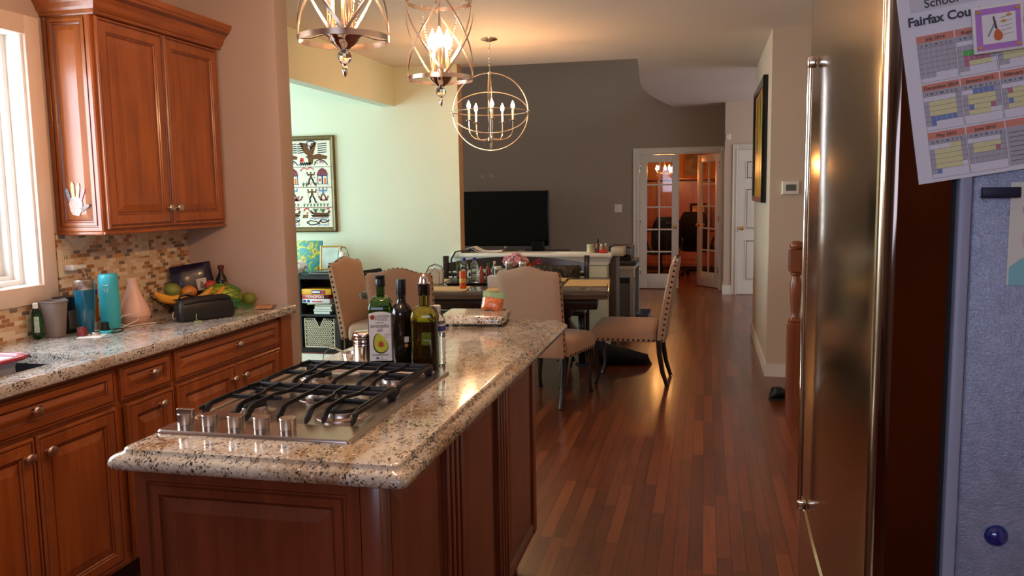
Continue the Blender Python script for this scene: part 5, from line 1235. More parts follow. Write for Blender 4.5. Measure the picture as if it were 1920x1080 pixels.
    for cx in (gx+.0, gx+.135, gx+.035): ln([(cx, .405), (cx-.012, .44)], .004, 'green'); ln([(cx, .405), (cx+.012, .44)], .004, 'green'); ln([(cx, .405), (cx+.002, .45)], .004, 'green')
    # dancers
    man(gx+.09, .315, 'brown', 'black'); man(gx+.21, .33, 'blue', 'brown', .9)
    for q in (0, 1): ln([(gx+.16-.28*q, .31), (gx+.18-.28*q, .275), (gx+.21-.28*q, .265), (gx+.245-.28*q, .275), (gx+.265-.28*q, .31)] if gx+.16-.28*q > U0 else [(U0+.01, .31), (U0+.02, .29)], .012, 'roof')
    for k in range(4): ln([(gx+.04, .30+.022*k), (gx+.055, .305+.022*k)], .004, 'pink'); ln([(gx+.145, .30+.022*k), (gx+.16, .305+.022*k)], .004, 'pink')
    for k in range(8): ln([(gx+.0+.036*k, .206), (gx-.006+.036*k, .235)], .004, 'green'); ln([(gx+.0+.036*k, .206), (gx+.010+.036*k, .238)], .004, 'green')
    # boat row
    ln([(gx+.065, .165), (gx+.075, .148), (gx+.10, .135), (gx+.25, .13), (gx+.262, .145), (gx+.27, .165)], .016, 'brown'); ln([(gx+.07, .118), (gx+.27, .118)], .007, 'black'); ln([(gx+.08, .108), (gx+.26, .108)], .010, 'brown')
    for cx in (gx+.12, gx+.20):
        for k in range(6): ln([(cx, .145), (cx-.03+.012*k, .185)], .0035, 'green')
    ln([(gx-.01, .16), (gx+.01, .185), (gx+.04, .185), (gx+.055, .165)], .008, 'red'); tq([(gx+.02, .13), (gx+.04, .13), (gx+.04, .15), (gx+.02, .15)], 'orange'); tq([(gx+.24, .175), (gx+.27, .175), (gx+.27, .19), (gx+.24, .19)], 'red')
    for k in range(4): ln([(gx-.02+.015*k, .09), (gx-.01+.015*k, .125)], .007, 'brown')
    # fish
    for fx_, fy_, s in ((gx+.02, .045, 1.15), (gx+.16, .062, .8)):
        ln([(fx_, fy_), (fx_+.03*s, fy_+.018*s), (fx_+.09*s, fy_+.010*s), (fx_+.125*s, fy_-.012*s)], .006, 'black'); ln([(fx_, fy_), (fx_+.04*s, fy_-.020*s), (fx_+.10*s, fy_-.012*s), (fx_+.13*s, fy_+.016*s)], .007, 'black'); ln([(fx_+.02*s, fy_+.003), (fx_+.026*s, fy_+.003)], .006, 'navy')
    for k in range(9): ln([(gx+.06+.022*k, .085), (gx+.07+.022*k, .094), (gx+.08+.022*k, .085)], .003, 'blue')
    for k in range(8): ln([(gx+.14+.016*k, .012), (gx+.146+.016*k, .03)], .003, 'blue')
tp.build('tapestry_cloth', [M_c[k] for k in keys], fr, flat=True)

# black cube bookshelf
sh = thing('bookshelf', 'black two column cube bookshelf standing against the green wall', 'bookshelf', (-3.72, 7.30, 0), .0)
M_shelf = plain('black_shelf_laminate', (30, 28, 28), .4)
mb = MB(); x0, x1, y0, y1, hh, tk = -.40, .38, -.18, .17, .735, .036
mb.box(x0, y0, 0, x0+tk, y1, hh); mb.box(x1-tk, y0, 0, x1, y1, hh); mb.box(x0+tk, y0, hh-tk, x1-tk, y1, hh); mb.box(x0+tk, y0, 0, x1-tk, y1, tk+.01); mb.box(x0+tk, y1-.01, tk, x1-tk, y1, hh-tk)
mb.build('frame', M_shelf, sh)
mb = MB(); mb.box(-.03, y0+.002, tk+.0105, -.008, y1-.011, hh-tk-.0005); mb.build('divider', M_shelf, sh)
mb = MB(); mb.box(x0+tk+.0005, y0+.002, .345, -.0305, y1-.011, .365); mb.box(-.0075, y0+.002, .345, x1-tk-.0005, y1-.011, .365); mb.build('shelf', M_shelf, sh)
sx, sy = -3.72, 7.30
def gbox(name, label, z0, z1, w0, w1, mats, txt=None, col=1, rot=0, y0=-.17, y1=.08, cat='board game', ts=.030):
    o = thing(name, label, cat, (sx+(w0+w1)/2, sy+(y0+y1)/2, z0), rot); m = MB(); h = z1-z0; W = (w1-w0)/2; D = (y1-y0)/2
    m.box(-W, -D, 0, W, D, h-.0005, bev=.002)
    if txt: text_mesh(txt, ts, fy((0, -D-.0006, h*.26)), 1, m, align='CENTER', bold=.0008)
    m.build('box_body', mats, o); return o
M_y = plain('game_yellow', (226, 168, 40), .5, var=.04); M_r = plain('game_red', (196, 48, 40), .5, var=.04); M_wg = plain('game_white', (214, 210, 214), .5, var=.08, scale=50); M_wt = plain('print_white', (236, 232, 226), .5); M_rt = plain('print_red', (190, 50, 50), .5); M_bt = plain('print_blue', (50, 60, 130), .5)
g = gbox('board_game', 'white board game box, lowest of the three boxes on the shelf', .470, .512, .0, .29, [M_wg, M_rt], 'SCRABBLE' if False else 'PICTIONARY' if False else None, rot=-.03)
mb = MB(); mb.box(-.13, -.128, .008, -.105, -.1262, .032); mb.box(-.09, -.128, .008, -.065, -.1262, .032); mb.build('print', M_bt, g); mb = MB(); mb.box(-.04, -.128, .012, .07, -.1262, .022); mb.build('print', M_rt, g)
g = gbox('board_game', 'red board game box between the yellow and the white boxes', .5125, .552, .0, .27, [M_r, M_wt], 'MONOPOLY', ts=.034, rot=.0)
mb = MB(); mb.box(.09, -.1268, .003, .132, -.1255, .037); mb.build('end_print', M_black, g)
g = gbox('board_game', 'yellow board game box, topmost on the shelf', .5525, .605, -.002, .30, [M_y, M_wt], None, ts=.032)
mb = MB(); mb.box(-.045, -.1272, .008, .09, -.126, .042); mb.build('print', M_bt, g); mb = MB(); mb.box(.052, -.1290, .012, .082, -.1274, .036); mb.build('print', M_r, g); mb = MB(); mb.box(-.038, -.1288, .016, .040, -.1274, .032, bev=.0004); mb.build('print', M_wt, g)
bks = [(.055, .22, .366, .392, (190, 200, 196)), (.05, .24, .3925, .412, (150, 164, 150)), (.06, .23, .4125, .440, (206, 204, 190)), (.065, .24, .4405, .460, (120, 130, 110))]
for i, (a, b, z0, z1, c_) in enumerate(bks):
    o = thing('book', ('lowest', 'second lowest', 'third', 'topmost')[i]+' book of the flat pile under the magazine', 'book', (sx+(a+b)/2+.05, sy-.06, z0), .02*i, 'books lying under the magazine'); m = MB(); W = (b-a)/2; m.box(-W, -.09, 0, W, .10, .003); m.box(-W, -.09, z1-z0-.0035, W, .10, z1-z0-.0005); m.box(-W, .096, .003, W, .10, z1-z0-.0035); m.build('cover', plain('book_cover_%d' % c_[0], c_, .5), o)
    m = MB(); m.box(-W+.003, -.086, .0032, W-.003, .0955, z1-z0-.0038); m.build('pages', M_paper, o)
o = thing('magazine', 'white magazine with lime edge lying askew on the books', 'magazine', (sx+.16, sy-.08, .4605), .35); m = MB(rx(.0)); m.box(-.13, -.085, 0, .12, .10, .003); m.build('cover', plain('lime_cover', (150, 200, 70), .5), o); m = MB(); m.box(-.128, -.083, .0032, .118, .098, .007); m.build('pages', M_paper, o)
# wicker basket with V handle notch
wb = thing('wicker_basket', 'white woven basket with dark V notch in the lower cube', 'basket', (sx+.168, sy-.03, .0465), 0)
mb = MB(); W, D, Hh = .150, .135, .275
mb.box(-W+.008, -D+.008, 0, W-.008, D-.008, .006); M_wick = plain('white_wicker', (222, 208, 182), .7, var=.15, scale=90)
for sx_, sgn in ((-1, -1), (1, 1)): pass
step = .0205; nrow = int(Hh/step)
def lattice(T, w, notch):
    nu = int(2*w/.0235)
    for r in range(nrow):
        for k in range(nu):
            u = -w+.012+k*.0235+(.0118 if r % 2 else 0); v = step*(r+.5)
            if u > w-.006: continue
            if notch and v > Hh-.085 and abs(u) < (.045*(v-(Hh-.085))/.085+.004): continue
            s = .0105; k2 = 1 if r % 2 else -1
            mb.prism([(u-s*k2*.75-.0034, v-s), (u-s*k2*.75+.0034, v-s), (u+s*k2*.75+.0034, v+s), (u+s*k2*.75-.0034, v+s)], T, .003)
            mb.prism([(u+s*k2*.75-.0034, v-s), (u+s*k2*.75+.0034, v-s), (u+s*k2*1.5, v+s*.2), (u+s*k2*1.5-.004, v+s*.2)], T @ tr(0, .001, 0), .002)
lattice(fy((0, -D, 0)), W, True); lattice(basis((W, 0, 0), (0, 1, 0), (1, 0, 0), (0, 0, 1)), D, False); lattice(basis((-W, 0, 0), (0, 1, 0), (-1, 0, 0), (0, 0, 1)), D, False)
mb.tube([(-W, -D-.001, .003), (-W, -D-.001, Hh), (-.047, -D-.001, Hh), (0, -D-.001, Hh-.088), (.047, -D-.001, Hh), (W, -D-.001, Hh), (W, -D-.001, .003)], .0055, 6); mb.tube([(-W, -D-.001, .005), (W, -D-.001, .005)], .0055, 6)
mb.tube([(-W, -D, Hh), (-W, D, Hh), (W, D, Hh), (W, -D, Hh)], .0055, 6)
mb.build('woven_body', M_wick, wb, flat=True)
mb = MB(); mb.box(-W+.010, -D+.012, .008, W-.010, D-.010, Hh-.03); mb.build('dark_fill', M_blackf, wb)  # solid black block filling the basket, darkens the gaps of the weave
# on top of shelf
ZS = .7355
def paint_mat():
    m, nt, p = mk('landscape_painting'); v = coords(nt)
    L(nt, ramp(nt, noise(nt, v, 14, 3, .5, .8), [(.25, srgb(40, 84, 120)), (.42, srgb(70, 150, 170)), (.5, srgb(80, 140, 70)), (.58, srgb(210, 200, 80)), (.68, srgb(150, 90, 60))]), p.inputs['Base Color']); return m
o = thing('canvas_painting', 'small unframed colourful landscape canvas at the left of the shelf top', 'painting', (-3.78, 7.42, ZS), .0); m = MB(rx(-.10)); m.box(-.13, -.01, 0, .14, .01, .31, bev=.003); m.build('canvas', paint_mat(), o)
o = thing('photo_frame', 'gold framed pale picture leaning on the shelf top', 'photo frame', (-3.525, 7.36, ZS+.03), .12); m = MB(rx(-.16)); m.panel(fy((-.105, 0, 0)), .21, .235, [(0, -.012), (0, .006), (.006, .010), (.014, .008), (.017, .003)]); m.build('frame', plain('gold_frame', (206, 166, 88), .3, metal=.5), o, flat=True)
m = MB(rx(-.16)); m.box(-.09, -.0050, .016, .09, -.0036, .219); m.build('picture', plain('pale_print', (206, 222, 214), .25, var=.15, scale=9), o)
o = thing('router', 'black and silver electronic box under the gold frame', 'router', (-3.545, 7.235, ZS), .06); m = MB(); m.box(-.115, -.07, 0, .12, .07, .030, bev=.004); m.build('housing', M_black, o); m = MB(); m.box(-.11, -.0715, .006, .115, -.0702, .02); m.box(-.11, -.068, .0302, .10, .05, .032); m.build('silver_front', plain('router_silver', (130, 140, 140), .3, metal=.6), o)
o = thing('plastic_bag', 'crumpled translucent white bag on the shelf top beside the gold frame', 'plastic bag', (-3.80, 7.23, ZS+.004), .0)
rnd = random.Random(5); m = MB(); m.ell((0, 0, .062), .085, .06, .06, n=20, m=12, fn=lambda q: q*(1+.22*math.sin(q.x*70+q.z*90)*math.cos(q.y*80))); m.build('bag_film', plain('bag_white', (216, 214, 216), .3, coat=.4, var=.12, scale=40), o)
o = thing('lidded_basket', 'small brown basket holding a wire handled white lantern, right end of shelf top', 'basket', (-3.37, 7.345, ZS), 0)
m = MB()
for k in range(7): r_ = .062+.004*k; m.tube([(r_*math.cos(a)*1.2, r_*math.sin(a)*.85, .006+.0125*k) for a in [2*PI*i/28 for i in range(28)]], .0068, 6, closed=True)
m.lathe([(.06, .0), (.086, .080), (.080, .082), (.001, .082)], n=24, T=Matrix.Diagonal((1.15, .8, 1, 1))); m.build('woven_body', plain('brown_wicker', (166, 112, 60), .6, var=.3, scale=110), o)
o = thing('wire_lantern', 'white glass lantern with wooden grip handle sitting in the brown basket', 'lantern', (-3.38, 7.345, ZS+.083), 0)
m = MB(); m.lathe([(.032, .0), (.045, .02), (.042, .07), (.028, .12), (.020, .125), (.001, .125)], n=24); m.build('glass_cover', plain('milky_glass', (222, 220, 208), .25, var=.1, scale=30), o)
m = MB(); m.tube([(-.05, 0, .01), (-.055, 0, .09), (-.04, 0, .15), (0, 0, .168), (.04, 0, .15), (.055, 0, .09), (.05, 0, .01)], .0028, 6); m.build('wire_handle', M_black, o)
m = MB(); m.tube([(-.028, 0, .163), (0, 0, .170), (.028, 0, .163)], .007, 8); m.build('wood_grip', plain('grip_wood', (150, 92, 60), .5), o)
# pale rug under the bookshelf corner
mb = MB(); mb.loft([rrect(-4.6, 5.2, -3.03, 7.0, .05, 0.0005), rrect(-4.6, 5.2, -3.03, 7.0, .05, .012), rrect(-4.58, 5.22, -3.05, 6.98, .05, .016)]); o = mb.build('area_rug', plain('pale_rug', (214, 206, 192), .95, var=.1, scale=60, bmp=.3)); tag(o, 'pale rug on the floor in front of the black bookshelf', 'rug')

# ================================================================== HALF WALL CAP ITEMS AND FAMILY ROOM
ZH = .9105
o = thing('paper_stack', 'loose white papers curling at the left end of the half wall', 'papers', (-2.14, 7.73, ZH), .05)
for k, (a, b) in enumerate(((0, .0), (.03, .004))):
    m = MB(); n = 9; R = []
    for i in range(n):
        u = i/(n-1); z = .05*math.exp(-((u-.22)/.18)**2)+b+.002; R.append([Vector((-.16+.36*u+a, -.075, z)), Vector((-.16+.36*u+a, .075, z+.012*u)), Vector((-.16+.36*u+a, .075, z+.012*u+.0012)), Vector((-.16+.36*u+a, -.075, z+.0012))])
    m.loft(R); m.build('sheet', M_paper, o)
o = thing('paper_sheets', 'flat envelopes lying on the half wall right of the middle', 'papers', (-1.26, 7.70, ZH), -.04); m = MB(); m.box(-.13, -.05, 0, .20, .05, .005, bev=.001); m.box(-.10, -.045, .0052, .16, .045, .008); m.build('sheet', M_paper, o)
o = thing('black_cable', 'black cable arching off the left end of the half wall', 'cable', (-2.36, 7.60, 0)); m = MB(); m.tube([(.16, .05, .925), (.08, .0, .935), (.03, -.02, .925), (-.005, -.04, .86), (-.01, -.04, .76), (.03, -.04, .60), (.05, .0, .3), (.06, .03, .01)], .008, 7); m.build('cable_body', M_black, o)
for x, y, h, lb_ in ((-1.055, 7.75, .075, 'cream jar at the left of the cluster on the half wall'), (-1.045, 7.68, .052, 'short cream pot in front of the taller cream jar')):
    o = thing('cream_jar', lb_, 'jar', (x, y, ZH)); m = MB(); m.lathe([(.030, 0), (.034, .004), (.034, h*.6), (.030, h*.64)], n=20); m.build('jar_body', plain('cream_ceramic', (200, 190, 150), .4), o); m = MB(); m.lathe([(.032, h*.65), (.033, h*.67), (.033, h), (.001, h*1.02)], n=20); m.build('lid', MATS['cream_ceramic'], o)
def scent(x, y, h, col, capc, label):
    o = thing('lotion_bottle', label, 'bottle', (x, y, ZH)); m = MB(); m.lathe([(.018, 0), (.022, .004), (.022, h*.55), (.012, h*.7)], n=18); m.build('bottle_body', plain('lotion_%d_%d' % col[:2], col, .25, coat=.4, trans=.2), o); m = MB(); m.lathe([(.008, h*.7), (.012, h*.74), (.012, h*.9), (.004, h), (.001, h)], n=14); m.build('cap', plain('lcap_%d' % capc[0], capc, .4), o)
scent(-.985, 7.74, .13, (120, 60, 36), (40, 34, 30), 'amber pump bottle with dark cap on the half wall')
scent(-.945, 7.70, .085, (180, 140, 120), (210, 200, 190), 'small pinkish bottle with pale cap beside the amber pump')
scent(-.908, 7.74, .088, (160, 120, 100), (190, 180, 170), 'small bottle with pale cap at the right of the cluster')
o = thing('red_pouch', 'small red packet lying before the bottles on the half wall', 'packet', (-.925, 7.655, ZH)); m = MB(); m.box(-.035, -.015, 0, .035, .015, .032, bev=.01); m.build('pouch', plain('packet_red', (186, 40, 34), .4), o)
o = thing('storage_box', 'pale flat box resting behind the right end of the half wall', 'box', (-.82, 8.02, .86)); m = MB(); m.box(-.06, -.10, 0, .06, .12, .085, bev=.005); m.build('box_body', plain('pale_card', (186, 176, 158), .6), o); m = MB(); m.lathe([(.022, 0), (.024, .05), (.02, .055), (.001, .055)], (.095, 0, .01), 14); m.build('spool', plain('gray_plastic', (120, 116, 110), .5), o)

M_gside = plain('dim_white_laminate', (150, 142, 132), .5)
o = thing('tall_cabinet', 'gray wood tower cabinet just behind the half wall end', 'cabinet', (-.875, 8.02, 0)); m = MB(); m.box(-.06, -.16, 0, .05, .16, .855, bev=.004); m.build('cabinet_body', plain('weathered_wood', (88, 74, 64), .6, var=.2, scale=12), o); m = MB(); m.box(-.05, -.166, .05, .045, -.161, .83, bev=.002); m.build('door', MATS['weathered_wood'], o)
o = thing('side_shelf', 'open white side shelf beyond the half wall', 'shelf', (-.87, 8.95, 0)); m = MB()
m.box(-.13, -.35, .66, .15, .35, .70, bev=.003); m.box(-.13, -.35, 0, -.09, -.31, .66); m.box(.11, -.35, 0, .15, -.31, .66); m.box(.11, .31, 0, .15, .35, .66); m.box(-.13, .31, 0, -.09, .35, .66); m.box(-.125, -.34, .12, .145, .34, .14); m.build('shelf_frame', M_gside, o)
o2 = thing('storage_bin', 'dark gray fabric bin inside the white side shelf', 'bin', (-.85, 8.95, .1405)); m = MB(); m.loft([rrect(-.09, -.30, .09, .30, .02, 0), rrect(-.10, -.31, .10, .31, .02, .38), rrect(-.095, -.305, .095, .305, .02, .38), rrect(-.085, -.295, .085, .295, .02, .01)]); m.build('bin_body', plain('gray_felt', (84, 84, 88), .8), o2)
o = thing('printer', 'dark boxy device on the white side shelf', 'printer', (-.88, 8.95, .7005)); m = MB(); m.box(-.14, -.25, 0, .17, .25, .055, bev=.008); m.box(-.12, -.22, .055, .12, .22, .20, bev=.012); m.build('housing', plain('dark_device', (44, 40, 38), .5), o); m = MB(); m.box(-.10, -.228, .09, .09, -.2205, .14, bev=.002); m.build('front_panel', M_blackg, o)
o = thing('toy_basket', 'low gray basket on the floor beside the white side shelf', 'basket', (-.645, 9.05, 0)); m = MB(); m.loft([rrect(-.05, -.20, .05, .20, .02, 0), rrect(-.065, -.22, .065, .22, .02, .17), rrect(-.06, -.215, .06, .215, .02, .17), rrect(-.045, -.19, .045, .19, .02, .01)]); m.build('basket_body', plain('blue_gray_plastic', (92, 98, 112), .6), o)

tv = thing('television', 'large black flat screen television before the gray wall', 'television', (-2.955, 12.2, .622)); m = MB()
m.box(-.67, -.02, .062, .67, .03, .89, bev=.006); m.build('housing', M_black, tv)
m = MB(); m.box(-.655, -.0225, .085, .655, -.0205, .878); m.build('screen', M_blackg, tv)
m = MB(); m.box(-.018, -.012, .006, .018, .012, .062, bev=.003); m.build('neck', M_chrome, tv)
m = MB(); m.box(-.33, -.10, 0, .33, -.085, .010, bev=.004); m.band([Vector((-.33, -.092, .005)), Vector((-.1, -.01, .010)), Vector((.1, -.01, .010)), Vector((.33, -.092, .005))], [(0, 0, 1)]*4, .02, .008); m.build('stand', M_chrome, tv)
o = thing('media_console', 'low black media console under the television', 'media console', (-3.0, 12.20, 0)); m = MB(); m.box(-1.0, -.25, .58, 1.0, .25, .62, bev=.004); m.build('top', M_dark, o); m = MB(); m.box(-.96, -.23, 0, .96, .23, .58); m.build('body', M_dark, o)
for k in range(3): m = MB(fy((-.95+.64*k, -.23, .08))); m.panel(Matrix(), .62, .48, [(0, 0), (0, .012), (.04, .014), (.045, .006), (.05, .006)]); d = m.build('door', M_dark, o, flat=True)
o = thing('speaker_box', 'small black speaker box at the right foot of the television', 'speaker', (-2.42, 12.06, .6205)); m = MB(); m.box(-.09, -.05, 0, .09, .05, .15, bev=.006); m.build('cabinet', M_black, o); m = MB(); m.box(-.08, -.054, .01, .08, -.0505, .14, bev=.002); m.build('grille', M_blackf, o)
for x in (-3.415, -3.28): m = MB(tr(x, FY, 1.75)); m.lathe([(.02, 0), (.02, .004), (.006, .006), (.006, .018), (.002, .02)], n=12, T=rx(PI/2)); tag(m.build('wall_anchor', plain('anchor_plastic', (200, 184, 160), .5)), ('left' if x < -3.35 else 'right')+' one of two small pale wall anchors above the television', 'wall anchor', 'wall anchors above the television')
outlet('light_switch', 'white rocker light switch plate left of the french doors', 0, 0, T=fy((-1.35, FY, 1.165)), w=.11, h=.12, mat=M_white, switch=True)
m = MB(fy((.165, FY, 2.16))) if False else MB(fy((.262, 12.1, 2.17))); m.panel(Matrix(), .06, .085, [(0, 0), (0, .018), (.006, .024), (.01, .024)]); o = tag(m.build('alarm_sensor', M_white, flat=True), 'small white sensor high on the wall right of the french doors', 'sensor')
# hall picture, thermostat, newel post, shoe
hp_ = thing('abstract_painting', 'black framed abstract painting of green and orange on the hall wall', 'painting', (XH-.002, 7.82, 1.365))
Tn = basis((0, .70, 0), (0, -1, 0), (-1, 0, 0), (0, 0, 1)); m = MB(Tn); m.panel(Matrix(), 1.40, 1.03, [(0, 0), (0, .036), (.01, .040), (.05, .034), (.055, .018)]); m.build('frame', M_blackg, hp_, flat=True)
def abs_mat():
    m, nt, p = mk('abstract_paint'); v = coords(nt, 'Object', (1, 1, .35))
    L(nt, ramp(nt, noise(nt, v, 4.5, 3, .5, .6), [(.28, srgb(30, 34, 22)), (.40, srgb(90, 100, 30)), (.48, srgb(196, 170, 50)), (.56, srgb(200, 96, 30)), (.66, srgb(110, 40, 20)), (.76, srgb(40, 20, 14))]), p.inputs['Base Color']); p.inputs['Roughness'].default_value = .35; return m
m = MB(Tn); m.box(.054, .0175, .054, 1.346, .0195, .976); m.build('canvas', abs_mat(), hp_)
th = thing('thermostat', 'white wall thermostat with gray display on the hall wall end', 'thermostat', (.632, 6.743, 1.43)); m = MB(fy((-.065, 0, 0))); m.panel(Matrix(), .13, .105, [(0, 0), (0, .018), (.006, .026), (.02, .028), (.022, .028)]); m.build('housing', M_white, th)
m = MB(); m.box(-.035, -.0300, .030, .040, -.0282, .078); m.build('display', plain('lcd_gray', (96, 104, 92), .2), th)
nw = thing('newel_post', 'turned oak stair newel post beside the refrigerator', 'newel post', (.572, 5.60, 0)); m = MB()
m.loft([rrect(-.048, -.048, .048, .048, .004, z) for z in (0, .60)] + [rrect(-.040, -.040, .040, .040, .02, .61)]); m.lathe([(.040, .61), (.045, .625), (.032, .640), (.026, .655), (.030, .70), (.036, .80), (.038, .86), (.030, .90), (.026, .915), (.036, .925), (.036, .935), (.028, .945)], n=24); m.loft([rrect(-.046, -.046, .046, .046, .004, z) for z in (.945, 1.085)]); m.build('post', M_oak, nw)
m = MB(); m.lathe([(.030, 1.085), (.040, 1.095), (.045, 1.11), (.042, 1.125), (.028, 1.138), (.004, 1.142)], n=24); m.build('cap', M_oak, nw)
m = MB(); m.box(-.0, -.03, 1.0, .9, .03, 1.06, bev=.012) if False else m.box(.046, -.028, .99, 1.0, .028, 1.045, bev=.01); o = tag(m.build('stair_handrail', M_oak, loc=(.572, 5.60, 0)), 'oak handrail running right from the newel post', 'handrail')
sh_ = thing('black_shoe', 'black shoe lying at the foot of the newel post', 'shoe', (.57, 6.02, 0), .5)
m = MB(); R = []
for k in range(11):
    u = k/10; x = -.13+.26*u; w_ = .036+.012*math.sin(PI*u)-.008*(u > .9); h = .075-.04*u if u > .3 else .08; e = .4 if k in (0, 10) else 1
    R.append([Vector((x, w_*e*math.cos(a), .012+max(0, h*e*(.5+.5*math.sin(a))))) for a in [2*PI*i/12 for i in range(12)]])
m.loft(R); m.build('upper', M_leather, sh_); m = MB(); m.loft([rrect(-.135, -.042, .135, .042, .04, 0, 5), rrect(-.135, -.042, .135, .042, .04, .014, 5)]); m.build('sole', M_rubber, sh_)

# ================================================================== OFFICE
M_owood = wood('office_wood', (150, 78, 34), (192, 112, 56), 'z')
bk = thing('office_hutch', 'warm wood office cabinet wall with upper shelf, seen through the french doors', 'office cabinet', (-.35, 16.0, 0)); m = MB()
m.box(-1.3, -.30, .08, 1.5, .29, .74); m.build('carcass', M_owood, bk)
m = MB(); m.box(-1.32, -.34, .74, 1.52, .29, .78, bev=.004); m.build('desk_surface', M_owood, bk)
m = MB(); m.box(-1.3, .0, 1.68, 1.5, .29, 1.72, bev=.003); m.build('upper_shelf', M_owood, bk)
for x in (-1.3, -.55, .55, 1.46): m = MB(); m.box(x, .02, .78, x+.04, .29, 1.68); m.build('upright', M_owood, bk)
m = MB(); m.box(-1.2, .26, .79, 1.4, .285, 1.67); m.build('back_panel', M_owood, bk)
for k in range(5): m = MB(fy((-1.28+.55*k, -.30, .12))); m.panel(Matrix(), .52, .58, [(0, 0), (0, .018), (.05, .018), (.055, .010), (.06, .010), (.09, .016)]); m.build('door', M_owood, bk, flat=True)
m = MB(); m.box(-1.3, -.28, 0, 1.5, .28, .08); m.build('toe_kick', M_kick, bk)
def pic(name, label, x, y, z, w_, h, fcol, pcol, tilt=-.08):
    o = thing(name, label, 'picture', (x, y, z)); m = MB(rx(tilt)); m.panel(fy((-w_/2, 0, 0)), w_, h, [(0, -.01), (0, .012), (.01, .018), (.04, .012), (.045, .004)]); m.build('frame', plain('pf_%d_%d' % (fcol[0], pcol[0]), fcol, .4), o, flat=True); m = MB(rx(tilt)); m.box(-w_/2+.044, -.0055, .044, w_/2-.044, -.0042, h-.044); m.build('print', plain('pp_%d_%d' % (fcol[1], pcol[1]), pcol, .4, var=.5, scale=7), o)
pic('portrait_picture', 'framed old portrait leaning on the top shelf of the office', -.20, 16.16, 1.7205, .46, .52, (170, 100, 48), (120, 90, 64))
pic('small_picture', 'black framed small picture on the office desk', -.14, 15.92, .7805, .30, .46, (20, 16, 14), (190, 130, 80))
for x, c_, lb_ in ((-.62, (30, 26, 24), 'dark vase'), (-.44, (150, 90, 50), 'amber glass vase'), (-.90, (180, 150, 110), 'pale vase'), (.25, (60, 50, 44), 'brown vase')):
    o = thing('vase', lb_+' standing on the office desk surface', 'vase', (x, 15.85, .7805)); m = MB(); m.lathe([(.03, 0), (.045, .01), (.055, .07), (.04, .13), (.022, .17), (.03, .20), (.026, .20), (.018, .17)], n=18); m.build('vase_body', plain('vase_%d' % c_[0], c_, .15, coat=.6), o)
def office_chair(label, x, y, r, hb=1.12):
    c = thing('office_chair', label, 'office chair', (x, y, 0), r); M = M_leather
    m = MB(); m.loft([rrect(-.25+i, -.24+i, .25-i, .25-i, .07, z, 4) for i, z in ((.03, .43), (0, .45), (0, .50), (.03, .53), (.08, .535))]); m.build('seat', M, c)
    m = MB(); m.loft([rrect(-.20, -.27, .20, -.20, .03, .50, 3), rrect(-.25, -.31, .25, -.22, .04, .58, 3), rrect(-.255, -.34, .255, -.24, .04, .80, 3), rrect(-.23, -.37, .23, -.28, .04, hb-.10, 3), rrect(-.17, -.37, .17, -.30, .03, hb, 3)]); m.build('backrest', M, c)
    for s in (-1, 1): m = MB(); m.tube([(s*.27, -.22, .50), (s*.31, -.20, .66), (s*.31, -.10, .70), (s*.31, .14, .69), (s*.30, .18, .62), (s*.25, .12, .50)], .022, 8); m.build('armrest', M, c)
    m = MB(); m.lathe([(.03, .08), (.035, .10), (.03, .25), (.02, .26), (.02, .43), (.06, .435)], n=16); m.build('gas_post', M_black, c)
    for k in range(5):
        a = 2*PI*k/5; m = MB(); m.tube([(.02*math.cos(a), .02*math.sin(a), .10), (.16*math.cos(a), .16*math.sin(a), .10), (.29*math.cos(a), .29*math.sin(a), .075)], .024, 6, rs=[.03, .024, .018]); s = m.build('base_arm', M_black, c)
        m = MB(tr(.29*math.cos(a), .29*math.sin(a), .03) @ rz(a) @ rx(PI/2)); m.lathe([(.028, -.02), (.03, -.015), (.03, .015), (.028, .02)], n=14); m.build('caster', M_black, s)
office_chair('black leather office chair seen through the closed glass leaf', -.72, 14.0, .35, 1.06)
office_chair('black high backed office chair in the gap of the french doors', -.12, 14.75, -.25, 1.12)
m = MB(); m.box(-.16, -1.0, 0, .16, 1.0, 2.3); bkc = thing('office_bookcase', 'warm wood bookcase at the left inside the office', 'bookcase', (-1.30, 14.3, 0)); m.build('carcass', M_owood, bkc)
m = MB()
for k in range(5): m.box(.1605, -.95, .1+.44*k, .18, .95, .13+.44*k)
m.build('shelf_edges', M_owood, bkc)
oc = thing('crystal_chandelier', 'small lit crystal chandelier hanging in the office', 'chandelier', (-.68, 14.2, 1.78)); m = MB()
m.lathe([(.01, .10), (.012, .82), (.05, .82)], n=10); m.build('stem', M_brass, oc)
for k in range(5):
    a = 2*PI*k/5+.3; m = MB(); m.tube([(0, 0, .05), (.06*math.cos(a), .06*math.sin(a), -.02), (.13*math.cos(a), .13*math.sin(a), .0), (.14*math.cos(a), .14*math.sin(a), .04)], .006, 6); m.build('arm', M_brass, oc)
    m = MB(); flame_bulb(m, (.14*math.cos(a), .14*math.sin(a), .045), 1.5); m.build('flame_bulb', M_bulbo, oc)
m = MB(); rnd = random.Random(3)
for k in range(40): a = rnd.uniform(0, 2*PI); r_ = rnd.uniform(.02, .15); m.ell((r_*math.cos(a), r_*math.sin(a), rnd.uniform(-.12, .0)), .009, .009, .016, n=6, m=4)
m.build('crystals', M_clear, oc, flat=True)

